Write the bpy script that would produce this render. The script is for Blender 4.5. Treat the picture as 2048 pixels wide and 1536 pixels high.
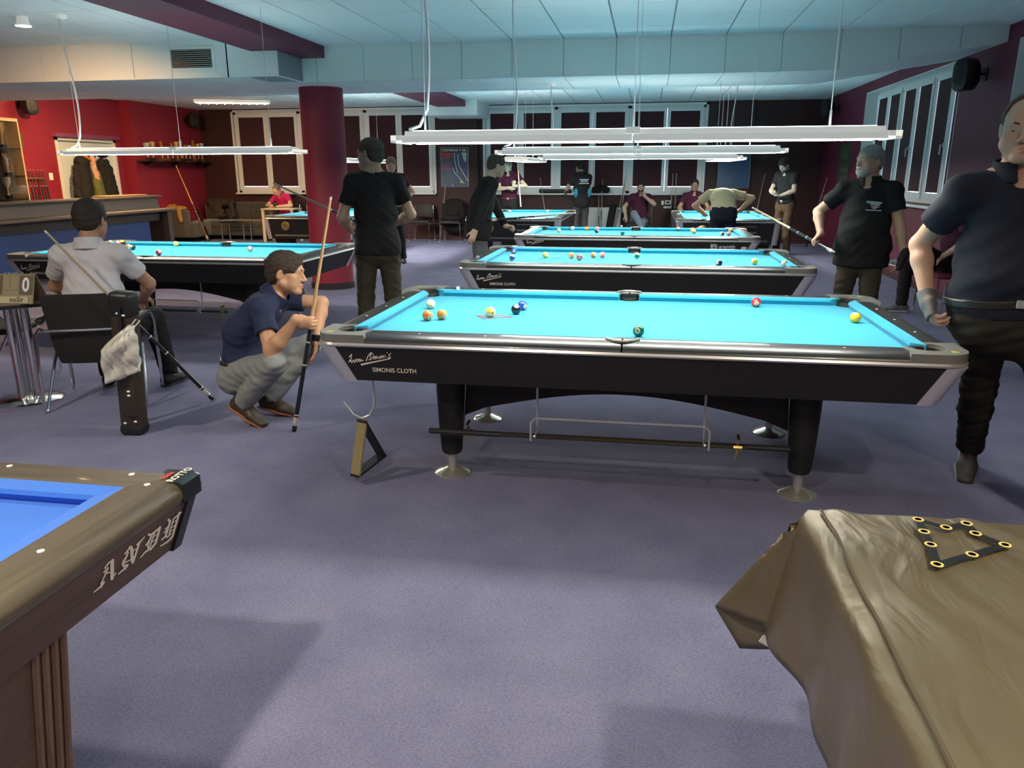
import bpy, bmesh, math, random
import numpy as np
from mathutils import Vector, Matrix

for _o in list(bpy.data.objects):
    bpy.data.objects.remove(_o)
scene = bpy.context.scene
C = scene.collection
random.seed(7)
PI = math.pi

# ------------------------------------------------------------------ camera
CAM = (0.0834, -4.1629, 1.5399)
YAW, PITCH, ROLL = 0.1707166, -0.2702187, -0.0026337
def cam_axes():
    cy, sy = math.cos(YAW), math.sin(YAW)
    f = Vector((-sy * math.cos(PITCH), cy * math.cos(PITCH), math.sin(PITCH)))
    r0 = Vector((cy, sy, 0)); u0 = r0.cross(f)
    r = r0 * math.cos(ROLL) + u0 * math.sin(ROLL)
    return r, r.cross(f), f
_r, _u, _f = cam_axes()
cd = bpy.data.cameras.new('camera')
cd.sensor_fit = 'HORIZONTAL'; cd.sensor_width = 36.0
cd.lens = 36.0 * 1530.878 / 2048.0
cd.clip_start = 0.05; cd.clip_end = 200
cam = bpy.data.objects.new('camera', cd); C.objects.link(cam)
cam.matrix_world = Matrix(((_r.x, _u.x, -_f.x, CAM[0]), (_r.y, _u.y, -_f.y, CAM[1]), (_r.z, _u.z, -_f.z, CAM[2]), (0, 0, 0, 1)))
scene.camera = cam

# ------------------------------------------------------------------ world (overcast day outside the blinds) and exposure
w = bpy.data.worlds.new('world'); scene.world = w; w.use_nodes = True
w.node_tree.nodes['Background'].inputs[0].default_value = (0.75, 0.86, 1.0, 1)
w.node_tree.nodes['Background'].inputs[1].default_value = 1.6
vs = scene.view_settings
vs.view_transform = 'Standard'; vs.look = 'None'; vs.gamma = 1.0; vs.use_curve_mapping = False
vs.exposure = 2.0
LAMP = 10.5          # emission of the bars over the playing tables
LAMP_COL = (1.0, 0.95, 0.86)
WARM_COL = (1.0, 0.60, 0.28)

# ------------------------------------------------------------------ materials
_M = {}
def mat(name, col=(.5, .5, .5), rough=.5, metal=0.0, spec=.5, emit=None, es=0.0, noise=None, bump=None, coat=0.0, sheen=0.0, alpha=None, trans=0.0):
    """noise=(scale, amount) varies the colour, bump=(scale, strength) gives fine relief; both on object coordinates"""
    if name in _M: return _M[name]
    m = bpy.data.materials.new(name); m.use_nodes = True
    nt = m.node_tree; b = nt.nodes['Principled BSDF']
    b.inputs['Base Color'].default_value = (*col, 1)
    b.inputs['Roughness'].default_value = rough
    b.inputs['Metallic'].default_value = metal
    b.inputs['Specular IOR Level'].default_value = spec
    b.inputs['Coat Weight'].default_value = coat
    b.inputs['Coat Roughness'].default_value = .08
    b.inputs['Sheen Weight'].default_value = sheen
    b.inputs['Transmission Weight'].default_value = trans
    if alpha is not None: b.inputs['Alpha'].default_value = alpha
    if emit is not None:
        b.inputs['Emission Color'].default_value = (*emit, 1); b.inputs['Emission Strength'].default_value = es
    if noise or bump:
        tc = nt.nodes.new('ShaderNodeTexCoord')
    if noise:
        n = nt.nodes.new('ShaderNodeTexNoise'); n.inputs['Scale'].default_value = noise[0]; n.inputs['Detail'].default_value = 6
        nt.links.new(tc.outputs['Object'], n.inputs['Vector'])
        mx = nt.nodes.new('ShaderNodeMix'); mx.data_type = 'RGBA'
        a = noise[1]
        mx.inputs[6].default_value = (*[max(0, c * (1 - a)) for c in col], 1)
        mx.inputs[7].default_value = (*[min(1, c * (1 + a)) for c in col], 1)
        nt.links.new(n.outputs['Fac'], mx.inputs[0]); nt.links.new(mx.outputs[2], b.inputs['Base Color'])
    if bump:
        n2 = nt.nodes.new('ShaderNodeTexNoise'); n2.inputs['Scale'].default_value = bump[0]; n2.inputs['Detail'].default_value = 4
        nt.links.new(tc.outputs['Object'], n2.inputs['Vector'])
        bp = nt.nodes.new('ShaderNodeBump'); bp.inputs['Strength'].default_value = bump[1]; bp.inputs['Distance'].default_value = .01
        nt.links.new(n2.outputs['Fac'], bp.inputs['Height']); nt.links.new(bp.outputs['Normal'], b.inputs['Normal'])
    _M[name] = m
    return m

def carpet_mat():
    """fine woven loop pile: small regular knots, soft large blotches"""
    m = mat('carpet', (.2, .2, .3), .95, spec=.12)
    nt = m.node_tree; b = nt.nodes['Principled BSDF']; L = nt.links
    tc = nt.nodes.new('ShaderNodeTexCoord')
    mp = nt.nodes.new('ShaderNodeMapping'); mp.inputs['Rotation'].default_value = (0, 0, .5); mp.inputs['Scale'].default_value = (95, 190, 1)
    L.new(tc.outputs['Object'], mp.inputs[0])
    v = nt.nodes.new('ShaderNodeTexVoronoi'); v.inputs['Scale'].default_value = 1.0; v.inputs['Randomness'].default_value = .35
    L.new(mp.outputs[0], v.inputs['Vector'])
    cr = nt.nodes.new('ShaderNodeValToRGB')
    cr.color_ramp.elements[0].position = .08; cr.color_ramp.elements[0].color = (.235, .236, .340, 1)
    cr.color_ramp.elements[1].position = .75; cr.color_ramp.elements[1].color = (.118, .119, .190, 1)
    L.new(v.outputs['Distance'], cr.inputs[0])
    n = nt.nodes.new('ShaderNodeTexNoise'); n.inputs['Scale'].default_value = 3.0; n.inputs['Detail'].default_value = 6
    L.new(tc.outputs['Object'], n.inputs['Vector'])
    cr2 = nt.nodes.new('ShaderNodeValToRGB'); cr2.color_ramp.elements[0].position = .32; cr2.color_ramp.elements[0].color = (.72, .72, .78, 1); cr2.color_ramp.elements[1].position = .66
    L.new(n.outputs['Fac'], cr2.inputs[0])
    mx = nt.nodes.new('ShaderNodeMix'); mx.data_type = 'RGBA'; mx.blend_type = 'MULTIPLY'; mx.inputs[0].default_value = .7
    L.new(cr.outputs[0], mx.inputs[6]); L.new(cr2.outputs[0], mx.inputs[7]); L.new(mx.outputs[2], b.inputs['Base Color'])
    bp = nt.nodes.new('ShaderNodeBump'); bp.inputs['Strength'].default_value = .35; bp.inputs['Distance'].default_value = .003; bp.invert = True
    L.new(v.outputs['Distance'], bp.inputs['Height']); L.new(bp.outputs[0], b.inputs['Normal'])
    return m

def wood_mat(name, c1, c2, rough=.4, axis=0, scale=1.0, coat=0.0):
    m = mat(name, c1, rough, coat=coat); nt = m.node_tree; b = nt.nodes['Principled BSDF']; L = nt.links
    tc = nt.nodes.new('ShaderNodeTexCoord'); mp = nt.nodes.new('ShaderNodeMapping')
    s = [38 * scale] * 3; s[axis] = 2.0 * scale; mp.inputs['Scale'].default_value = s
    L.new(tc.outputs['Object'], mp.inputs[0])
    n = nt.nodes.new('ShaderNodeTexNoise'); n.inputs['Scale'].default_value = 1; n.inputs['Detail'].default_value = 8; n.inputs['Distortion'].default_value = 1.2
    L.new(mp.outputs[0], n.inputs['Vector'])
    cr = nt.nodes.new('ShaderNodeValToRGB'); cr.color_ramp.elements[0].position = .35; cr.color_ramp.elements[0].color = (*c1, 1)
    cr.color_ramp.elements[1].position = .65; cr.color_ramp.elements[1].color = (*c2, 1)
    L.new(n.outputs['Fac'], cr.inputs[0]); L.new(cr.outputs[0], b.inputs['Base Color'])
    return m

def fabric(name, col, rough=.85, fold=None):
    """garment cloth: fine weave plus soft creases"""
    return mat(name, col, rough, spec=.25, noise=(9, .12), bump=fold or (22, .35))

# ------------------------------------------------------------------ mesh helpers
class MB:
    def __init__(s): s.v = []; s.f = []; s.m = []; s.cur = 0
    def add(s, vs, fs):
        o = len(s.v); s.v += [tuple(p) for p in vs]
        for f in fs: s.f.append(tuple(i + o for i in f)); s.m.append(s.cur)
        return s
    def box(s, c, d, rot=None):
        x, y, z = d[0] / 2, d[1] / 2, d[2] / 2
        vs = [Vector((a, b, e)) for e in (-z, z) for b in (-y, y) for a in (-x, x)]
        if rot is not None: vs = [rot @ v for v in vs]
        cc = Vector(c)
        return s.add([cc + v for v in vs], [(0, 2, 3, 1), (4, 5, 7, 6), (0, 1, 5, 4), (2, 6, 7, 3), (0, 4, 6, 2), (1, 3, 7, 5)])
    def bb(s, x0, x1, y0, y1, z0, z1):
        return s.box(((x0 + x1) / 2, (y0 + y1) / 2, (z0 + z1) / 2), (x1 - x0, y1 - y0, z1 - z0))
    def loft(s, rings, cap=True, closed=True):
        n = len(rings[0]); o = len(s.v)
        vs = [p for r in rings for p in r]; fs = []
        for i in range(len(rings) - 1):
            for j in range(n if closed else n - 1):
                k = (j + 1) % n
                fs.append((i * n + j, i * n + k, (i + 1) * n + k, (i + 1) * n + j))
        if cap and closed:
            fs.append(tuple(range(n - 1, -1, -1))); fs.append(tuple((len(rings) - 1) * n + j for j in range(n)))
        return s.add(vs, fs)
    def prism(s, poly, axis, a, b):
        """poly of 2-D points extruded along axis (0/1/2) from a to b"""
        def mk(p, h):
            q = [p[0], p[1]]; q.insert(axis, h); return tuple(q)
        return s.loft([[mk(p, a) for p in poly], [mk(p, b) for p in poly]])
    def tube(s, pts, r, n=8, cap=True, close=False):
        pts = [Vector(p) for p in pts]; rr = r if isinstance(r, (list, tuple)) else [r] * len(pts)
        rings = []; up = None
        N = len(pts)
        for i, p in enumerate(pts):
            if close: d = pts[(i + 1) % N] - pts[i - 1]
            else: d = pts[min(i + 1, N - 1)] - pts[max(i - 1, 0)]
            d.normalize()
            if up is None:
                up = Vector((0, 0, 1)) if abs(d.z) < .9 else Vector((1, 0, 0))
            a = d.cross(up)
            if a.length < 1e-6: a = d.orthogonal()
            a.normalize(); b = a.cross(d).normalized(); up = b
            rings.append([p + (a * math.cos(2 * PI * k / n) + b * math.sin(2 * PI * k / n)) * rr[i] for k in range(n)])
        if close: rings.append(rings[0]); cap = False
        return s.loft(rings, cap)
    def lathe(s, prof, n=24, c=(0, 0, 0), axis=2):
        rings = []
        for r, h in prof:
            ring = []
            for k in range(n):
                a = 2 * PI * k / n; p = [r * math.cos(a), r * math.sin(a)]
                if axis == 2: q = (p[0], p[1], h)
                elif axis == 1: q = (p[1], h, p[0])
                else: q = (h, p[0], p[1])
                ring.append((q[0] + c[0], q[1] + c[1], q[2] + c[2]))
            rings.append(ring)
        return s.loft(rings)
    def sphere(s, c, r, n=12, m=8):
        rr = r if isinstance(r, (tuple, list)) else (r, r, r)
        rings = []
        for i in range(m + 1):
            t = PI * i / m
            t = min(max(t, 1e-3), PI - 1e-3)
            rings.append([(c[0] + rr[0] * math.sin(t) * math.cos(2 * PI * k / n), c[1] + rr[1] * math.sin(t) * math.sin(2 * PI * k / n), c[2] - rr[2] * math.cos(t)) for k in range(n)])
        return s.loft(rings)
    def xf(s, M, start=0):
        for i in range(start, len(s.v)): s.v[i] = tuple(M @ Vector(s.v[i]))
        return s
    def mesh(s, name, smooth=35):
        me = bpy.data.meshes.new(name); me.from_pydata(s.v, [], s.f); me.update()
        if len(set(s.m)) > 1 or (s.m and s.m[0]):
            me.polygons.foreach_set('material_index', s.m)
        bm = bmesh.new(); bm.from_mesh(me); bmesh.ops.recalc_face_normals(bm, faces=bm.faces); bm.to_mesh(me); bm.free()
        if smooth:
            me.shade_smooth(); me.set_sharp_from_angle(angle=math.radians(smooth))
        return me

def rbox(c, d, r=.01, seg=2, rot=None):
    """bevelled box as an MB"""
    bm = bmesh.new(); bmesh.ops.create_cube(bm, size=1)
    for v in bm.verts: v.co = Vector((v.co.x * d[0], v.co.y * d[1], v.co.z * d[2]))
    bmesh.ops.bevel(bm, geom=bm.edges[:], offset=min(r, min(d) * .49), segments=seg, affect='EDGES', profile=.5)
    mb = MB(); bm.verts.index_update()
    R = rot or Matrix.Identity(3)
    mb.add([Vector(c) + R @ v.co for v in bm.verts], [tuple(v.index for v in f.verts) for f in bm.faces]); bm.free()
    return mb

def link(name, me, mats, parent=None, loc=(0, 0, 0), rot=(0, 0, 0)):
    if isinstance(me, MB): me = me.mesh(name)
    o = bpy.data.objects.new(name, me); C.objects.link(o)
    if not isinstance(mats, (list, tuple)): mats = [mats]
    if not me.materials:
        for m in mats: me.materials.append(m)
    o.location = loc; o.rotation_euler = rot
    if parent is not None: o.parent = parent
    return o
def tag(o, label, cat, group=None):
    o['label'] = label; o['category'] = cat
    if group: o['group'] = group
    return o
def thing(name, label, cat, loc=(0, 0, 0), rz=0.0, group=None, rot=None):
    o = bpy.data.objects.new(name, None); C.objects.link(o); o.empty_display_size = .1
    o.location = loc; o.rotation_euler = rot if rot else (0, 0, rz)
    return tag(o, label, cat, group)
def struct(name, mb, m, parent=None, loc=(0, 0, 0)):
    o = link(name, mb, m, parent, loc)
    if parent is None: o['kind'] = 'structure'
    return o
def sempty(name, loc=(0, 0, 0), rz=0):
    o = bpy.data.objects.new(name, None); C.objects.link(o); o.location = loc; o.rotation_euler = (0, 0, rz); o['kind'] = 'structure'; return o
def part_label(o, label): o['label'] = label; return o
def dup(root, loc, rz=None, label=None, group=None):
    r = root.copy(); C.objects.link(r); r.location = loc
    if rz is not None: r.rotation_euler = (0, 0, rz)
    if label: r['label'] = label
    if group: r['group'] = group
    def rec(a, b):
        for ch in list(a.children):
            c = ch.copy(); C.objects.link(c); c.parent = b
            rec(ch, c)
    rec(root, r)
    return r
def text_mesh(txt, size, depth=.001, shear=0.0, align='LEFT', spacing=1.0, bold=0.0):
    cu = bpy.data.curves.new('text', 'FONT'); cu.body = txt; cu.size = size; cu.extrude = depth / 2 if depth else 0.0; cu.align_x = align
    cu.shear = shear; cu.space_character = spacing; cu.offset = bold; cu.resolution_u = 3
    o = bpy.data.objects.new('text', cu); C.objects.link(o)
    dg = bpy.context.evaluated_depsgraph_get()
    me = bpy.data.meshes.new_from_object(o.evaluated_get(dg))
    bpy.data.objects.remove(o); bpy.data.curves.remove(cu)
    return me
def px_on(x, y, axis, val):
    """point where the photograph's pixel (x, y) meets the plane axis = val"""
    d = _f + _r * ((x - 1024) / 1530.878) + _u * ((768 - y) / 1530.878)
    t = (val - CAM[axis]) / d[axis]
    return Vector((CAM[0] + d.x * t, CAM[1] + d.y * t, CAM[2] + d.z * t))
def project(p):
    d = Vector(p) - Vector(CAM); z = d.dot(_f)
    return (1024 + 1530.878 * d.dot(_r) / z, 768 - 1530.878 * d.dot(_u) / z, z)
# ------------------------------------------------------------------ the room
XL, XR, YB, YF, H = -10.92, 3.73, 13.8, -8.0, 3.0
XP = -10.67                      # the projecting length of the left wall, beyond Y = 11.2
m_red = mat('wall_red', (.25, .014, .034), .55, noise=(1.5, .08), bump=(60, .05))
m_burg = mat('wall_burgundy', (.13, .012, .035), .6, noise=(1.5, .08), bump=(60, .05))
m_back = mat('wall_brown_burgundy', (.036, .008, .008), .6, noise=(1.5, .1), bump=(60, .05))
m_beam = mat('beam_purple', (.14, .022, .05), .6, noise=(2, .06))
m_white = mat('white_paint', (.78, .79, .77), .6, bump=(80, .04))
m_tile = mat('ceiling_tile', (.82, .84, .84), .85, noise=(40, .04), bump=(240, .12))
m_grid = mat('ceiling_grid', (.30, .32, .33), .7)
m_pvc = mat('window_white', (.72, .74, .72), .35)
m_blind = mat('blind_burgundy', (.050, .014, .018), .9, bump=(160, .1))
m_dark = mat('dark_edge', (.015, .013, .015), .6)
m_black = mat('black_plastic', (.012, .012, .013), .45)
m_chrome = mat('chrome', (.78, .78, .76), .16, metal=1.0)
m_steel = mat('steel', (.62, .62, .62), .34, metal=.65)

struct('floor', MB().bb(XL - .3, XR + .3, YF - .3, YB + .3, -.12, 0), carpet_mat())

def holed_wall(a0, a1, z0, z1, holes):
    """rectangles (a0,a1,z0,z1) left over around holes sorted along a"""
    out = []; a = a0
    for h in sorted(holes):
        if h[0] > a: out.append((a, h[0], z0, z1))
        if h[2] > z0: out.append((h[0], h[1], z0, h[2]))
        if h[3] < z1: out.append((h[0], h[1], h[3], z1))
        a = h[1]
    if a < a1: out.append((a, a1, z0, z1))
    return out
TH = .3
WA = (-9.78, -4.84, 1.07, 2.93); WB = (-3.62, 1.26, 1.07, 2.93)
mb = MB()
for r in holed_wall(XP, XR, 0, H, [WA, WB]): mb.bb(r[0], r[1], YB, YB + TH, r[2], r[3])
struct('wall_back', mb, m_back)
struct('trim_2', MB().bb(-4.72, -3.78, YB - .12, YB, 0, H), m_back)       # flat pilasters
struct('trim_3', MB().bb(1.56, 2.28, YB - .10, YB, 0, H), m_back)
WR1 = (6.42, 10.68, 1.10, 2.83); WR2 = (.70, 4.96, 1.10, 2.83)
mb = MB()
for r in holed_wall(YF, YB + TH, 0, H, [WR1, WR2]): mb.bb(XR, XR + TH, r[0], r[1], r[2], r[3])
struct('wall_right', mb, m_burg)
mb = MB(); DOOR = (9.22, 10.92, 0, 2.2)
for r in holed_wall(YF, 11.2, 0, H, [DOOR]): mb.bb(XL - TH, XL, r[0], r[1], r[2], r[3])
struct('wall_left', mb, m_red)
struct('wall_left', MB().bb(XL - TH, XP, 11.2, YB + TH, 0, H), m_red)
struct('wall_front', MB().bb(XL - TH, XR + TH, YF - TH, YF, 0, H), m_burg)
mb = MB()
mb.bb(XP, XR, YB - .015, YB, 0, .09).bb(-4.72, -3.78, YB - .135, YB - .12, 0, .09).bb(1.56, 2.28, YB - .115, YB - .1, 0, .09)
struct('baseboard_back', mb, mat('baseboard', (.045, .012, .012), .5))
struct('baseboard_right', MB().bb(XR - .015, XR, YF, YB, 0, .09), mat('baseboard'))
struct('baseboard_left', MB().bb(XL, XL + .015, YF, 9.1, 0, .09).bb(XP, XP + .015, 11.2, YB, 0, .09), mat('baseboard'))

# --- windows: local x along the wall, y into the wall, z up
def window(name, origin, rz, wdt, z0, z1, recess, units=3, gap=.012, slit=0.0):
    root = sempty(name, origin, rz)
    h = z1 - z0
    f = .05
    mb = MB()                                  # outer frame and reveals
    mb.bb(0, wdt, recess, recess + .07, z0, z0 + f).bb(0, wdt, recess, recess + .07, z1 - f, z1)
    mb.bb(0, f, recess, recess + .07, z0, z1).bb(wdt - f, wdt, recess, recess + .07, z0, z1)
    if recess > .1:
        mb.bb(-.001, .012, -.004, recess, z0, z1).bb(wdt - .012, wdt + .001, -.004, recess, z0, z1).bb(0, wdt, -.004, recess, z1 - .012, z1)
    else:
        mb.bb(-.05, 0, -.02, .01, z0, z1 + .05).bb(wdt, wdt + .05, -.02, .01, z0, z1 + .05).bb(-.05, wdt + .05, -.02, .01, z1, z1 + .05)
    u = wdt / units
    for i in range(1, units): mb.bb(i * u - .04, i * u + .04, recess, recess + .07, z0, z1)
    link('window_frame', mb, m_pvc, root)
    sill = rbox((wdt / 2, (recess - .10) / 2, z0 - .018), (wdt + .1, recess + .14, .035), .008)
    link('window_sill', sill, m_pvc, root)
    for i in range(units):
        a = i * u + (f if i == 0 else .04); b = (i + 1) * u - (f if i == units - 1 else .04); c = (a + b) / 2
        for (p, q, s) in ((a, c - .002, 1), (c + .002, b, -1)):
            t = .07; y0, y1 = recess - .018, recess + .045
            mb = MB().bb(p, q, y0, y1, z0 + f, z0 + f + t + .02).bb(p, q, y0, y1, z1 - f - t, z1 - f).bb(p, p + t, y0, y1, z0 + f + t + .02, z1 - f - t).bb(q - t, q, y0, y1, z0 + f + t + .02, z1 - f - t)
            sash = link('sash', mb, m_pvc, root)
            link('pane', MB().bb(p + t, q - t, recess + .02, recess + .026, z0 + f + t + .02, z1 - f - t), mat('glass', (.9, .95, 1), .02, trans=1.0), sash)
            g0, g1 = (slit, gap)
            link('blind', MB().bb(p + t + g0, q - t - g0, recess - .004, recess + .001, z0 + f + t + .02 + g1, z1 - f - t), m_blind, root)
            link('blind_rail', MB().bb(p + t, q - t, recess - .012, recess + .004, z1 - f - t, z1 - f - t + .035), m_pvc, root)
            link('hinge', MB().bb(p + .008 if s > 0 else q - .03, p + .03 if s > 0 else q - .008, y0 - .012, y0, z1 - f - .09, z1 - f - .04), m_pvc, sash)
        hb = MB().box((c - .035, recess - .028, (z0 + z1) / 2 - .1), (.025, .02, .06)).tube([(c - .035, recess - .035, (z0 + z1) / 2 - .1), (c - .035, recess - .07, (z0 + z1) / 2 - .1), (c - .035, recess - .07, (z0 + z1) / 2 - .22)], .009, 6)
        link('window_handle', hb, m_pvc, root)
    return root
window('window_1', (WA[0], YB, 0), 0, WA[1] - WA[0], WA[2], WA[3], .03)
window('window_2', (WB[0], YB, 0), 0, WB[1] - WB[0], WB[2], WB[3], .03)
window('window_3', (XR, WR1[1], 0), -PI / 2, WR1[1] - WR1[0], WR1[2], WR1[3], .19, slit=.010)
window('window_4', (XR, WR2[1], 0), -PI / 2, WR2[1] - WR2[0], WR2[2], WR2[3], .19, slit=.010)

# --- door on the left wall
d = sempty('door_1', (XL, DOOR[0], 0))
link('door_frame', MB().bb(-.28, .02, 0, .06, 0, 2.2).bb(-.28, .02, 1.64, 1.70, 0, 2.2).bb(-.28, .02, 0, 1.70, 2.14, 2.2), m_pvc, d)
m_door = mat('door_pale', (.62, .74, .76), .4)
link('door_leaf', MB().bb(-.10, -.05, .06, .95, .01, 2.14), m_door, d)
link('door_leaf', MB().bb(-.10, -.05, .955, 1.64, .01, 2.14), m_door, d)
link('door_handle', MB().tube([(-.05, .88, 1.02), (.0, .88, 1.02), (.0, .76, 1.02)], .01, 6), m_steel, d)
struct('trim_1', MB().bb(XL, XL + .10, DOOR[0] - .05, DOOR[1] + .05, 2.2, 2.27), mat('lintel_shade_violet', (.22, .05, .12), .5))  # lintel strip; its violet stands in for the shadow band above the door

# --- ceilings: real tiles hung under a darker grid
cgrid = struct('ceiling', MB().bb(XL - TH, XR + TH, YF - TH, YB + TH, H + .015, H + .12), m_grid)
me_t = rbox((0, 0, .006), (.586, .590, .012), .002, 1).mesh('tile')
tiles = []
gx = [.27 + .6 * k + .3 for k in range(-20, 7)]
for x in gx:
    for j in range(24):
        y = 5.25 - .3 - .6 * j
        tiles.append((x, y))
    for j in range(13):
        y = 6.70 + .3 + .6 * j
        tiles.append((x, y))
seen, hid = [], []
for (x, y) in tiles:
    if x < XL + .25 or x > XR - .4 or y > YB - .1 or y < YF + .1: continue
    px, py, pz = project((x, y, H))
    ok = pz > .3 and -60 < px < 2110 and -40 < py < 400
    (seen if ok else hid).append((pz, x, y))
seen.sort()
for k, (pz, x, y) in enumerate(seen):
    if k < 300: link('tile', me_t, m_tile, cgrid, (x, y, H))
    else: hid.append((pz, x, y))
mb = MB()
for (pz, x, y) in hid: mb.bb(x - .294, x + .294, y - .297, y + .297, H, H + .012)
for (y0, y1) in ((YF, 5.25), (6.7, YB)):       # cut tiles along the walls
    mb.bb(3.277, XR, y0, y1, H, H + .012).bb(XL, min(t_[0] for t_ in tiles if t_[0] > XL + .25) - .306, y0, y1, H, H + .012)
o = link('tile_field', mb, m_tile, cgrid); o['kind'] = 'stuff'

# --- dropped soffit across the room with its panelled face
XK = 2.06; ZS = 2.6; ZW = 2.84; YS, YSL, YE, XSt = 5.25, 4.60, 6.70, -4.12
mb = MB()
mb.bb(XL, XSt, YSL + .02, YE, ZS + .012, H + .01)
mb.bb(XSt - .01, XK, YS + .02, YE - .001, ZS + .012, H + .01)
mb.loft([[(XK, YS + .02, ZS + .012), (XR, YS + .02, ZW + .012), (XR, YS + .02, H + .01), (XK, YS + .02, H + .01)],
         [(XK, YE, ZS + .012), (XR, YE, ZW + .012), (XR, YE, H + .01), (XK, YE, H + .01)]])
sof = struct('ceiling_soffit', mb, m_grid)
xs = [x for x in [.27 + .6 * k for k in range(-20, 8)]]
def face(x0, x1, y, zb0, zb1, gap=.003):
    return MB().loft([[(x0 + gap, y, zb0), (x1 - gap, y, zb1), (x1 - gap, y, H + .004), (x0 + gap, y, H + .004)], [(x0 + gap, y + .018, zb0), (x1 - gap, y + .018, zb1), (x1 - gap, y + .018, H + .004), (x0 + gap, y + .018, H + .004)]])
zslope = lambda x: ZS if x <= XK else ZS + (ZW - ZS) * (x - XK) / (XR - XK)
brk = [XSt] + [x for x in xs if XSt + .1 < x < XR - .05] + [XR]
for a, b in zip(brk[:-1], brk[1:]):
    link('panel', face(a, b, YS, zslope(a), zslope(b)), m_white, sof)
brk = [XL] + [x for x in [.27 - 1.2 * .5 + 1.2 * k - 4.4 for k in range(-8, 1)] if XL + .1 < x < XSt - .3] + [XSt - .62, XSt]
for a, b in zip(brk[:-1], brk[1:]): link('panel', face(a, b, YSL, ZS, ZS), m_white, sof)
link('panel', MB().bb(XSt - .018, XSt, YSL, YS, ZS, H + .004), m_white, sof)
lo = [(x, x + .6) for x in xs if x > XL - .3 and x + .6 < XR + .4]
for (a, b) in lo:
    a2, b2 = max(a, XL), min(b, XR)
    y = YSL if b2 <= XSt + .05 else YS
    rows = [y]
    while rows[-1] + .6 < YE - .1: rows.append(rows[-1] + .6)
    rows.append(YE)
    for p, q in zip(rows[:-1], rows[1:]):
        za, zb = zslope(a2), zslope(b2)
        g = .005
        mbt = MB().loft([[(a2 + g, p + .003, za), (b2 - g, p + .003, zb), (b2 - g, p + .003, zb + .012), (a2 + g, p + .003, za + .012)], [(a2 + g, q - .003, za), (b2 - g, q - .003, zb), (b2 - g, q - .003, zb + .012), (a2 + g, q - .003, za + .012)]])
        link('tile', mbt, m_tile, sof)
struct('ceiling_beam', MB().bb(-4.43, -3.82, YF, YS, 2.87, H + .01), m_beam)
struct('ceiling_beam', MB().bb(-4.38, -3.77, YE, 12.5, 2.87, H + .01), m_beam)
struct('ceiling_duct_box', MB().bb(-4.62, -3.52, 12.5, YB, 2.70, H + .01), m_white)
col = struct('column', MB().lathe([(.28, .08), (.28, ZS + .02)], 48, (-4.18, 5.92, 0)), m_red)
link('column_base', MB().lathe([(.295, 0), (.295, .08), (.28, .085)], 48, (-4.18, 5.92, 0)), m_dark, col)

# air vent in the soffit face
v = thing('air_vent', 'louvred white air vent grille in the ceiling soffit face', 'vent', (-5.17, YSL, 2.81))
link('vent_frame', MB().bb(-.29, .29, -.012, 0, .10, .13).bb(-.29, .29, -.012, 0, -.13, -.10).bb(-.29, -.255, -.012, 0, -.1, .1).bb(.255, .29, -.012, 0, -.1, .1), m_white, v)
link('backing', MB().bb(-.255, .255, -.0045, -.001, -.1, .1), m_dark, v)
for i in range(9):
    link('slat', MB().box((0, -.012, -.088 + .022 * i), (.51, .012, .003), Matrix.Rotation(.6, 3, 'X')), mat('vent_slat', (.6, .55, .48), .4), v)

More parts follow.
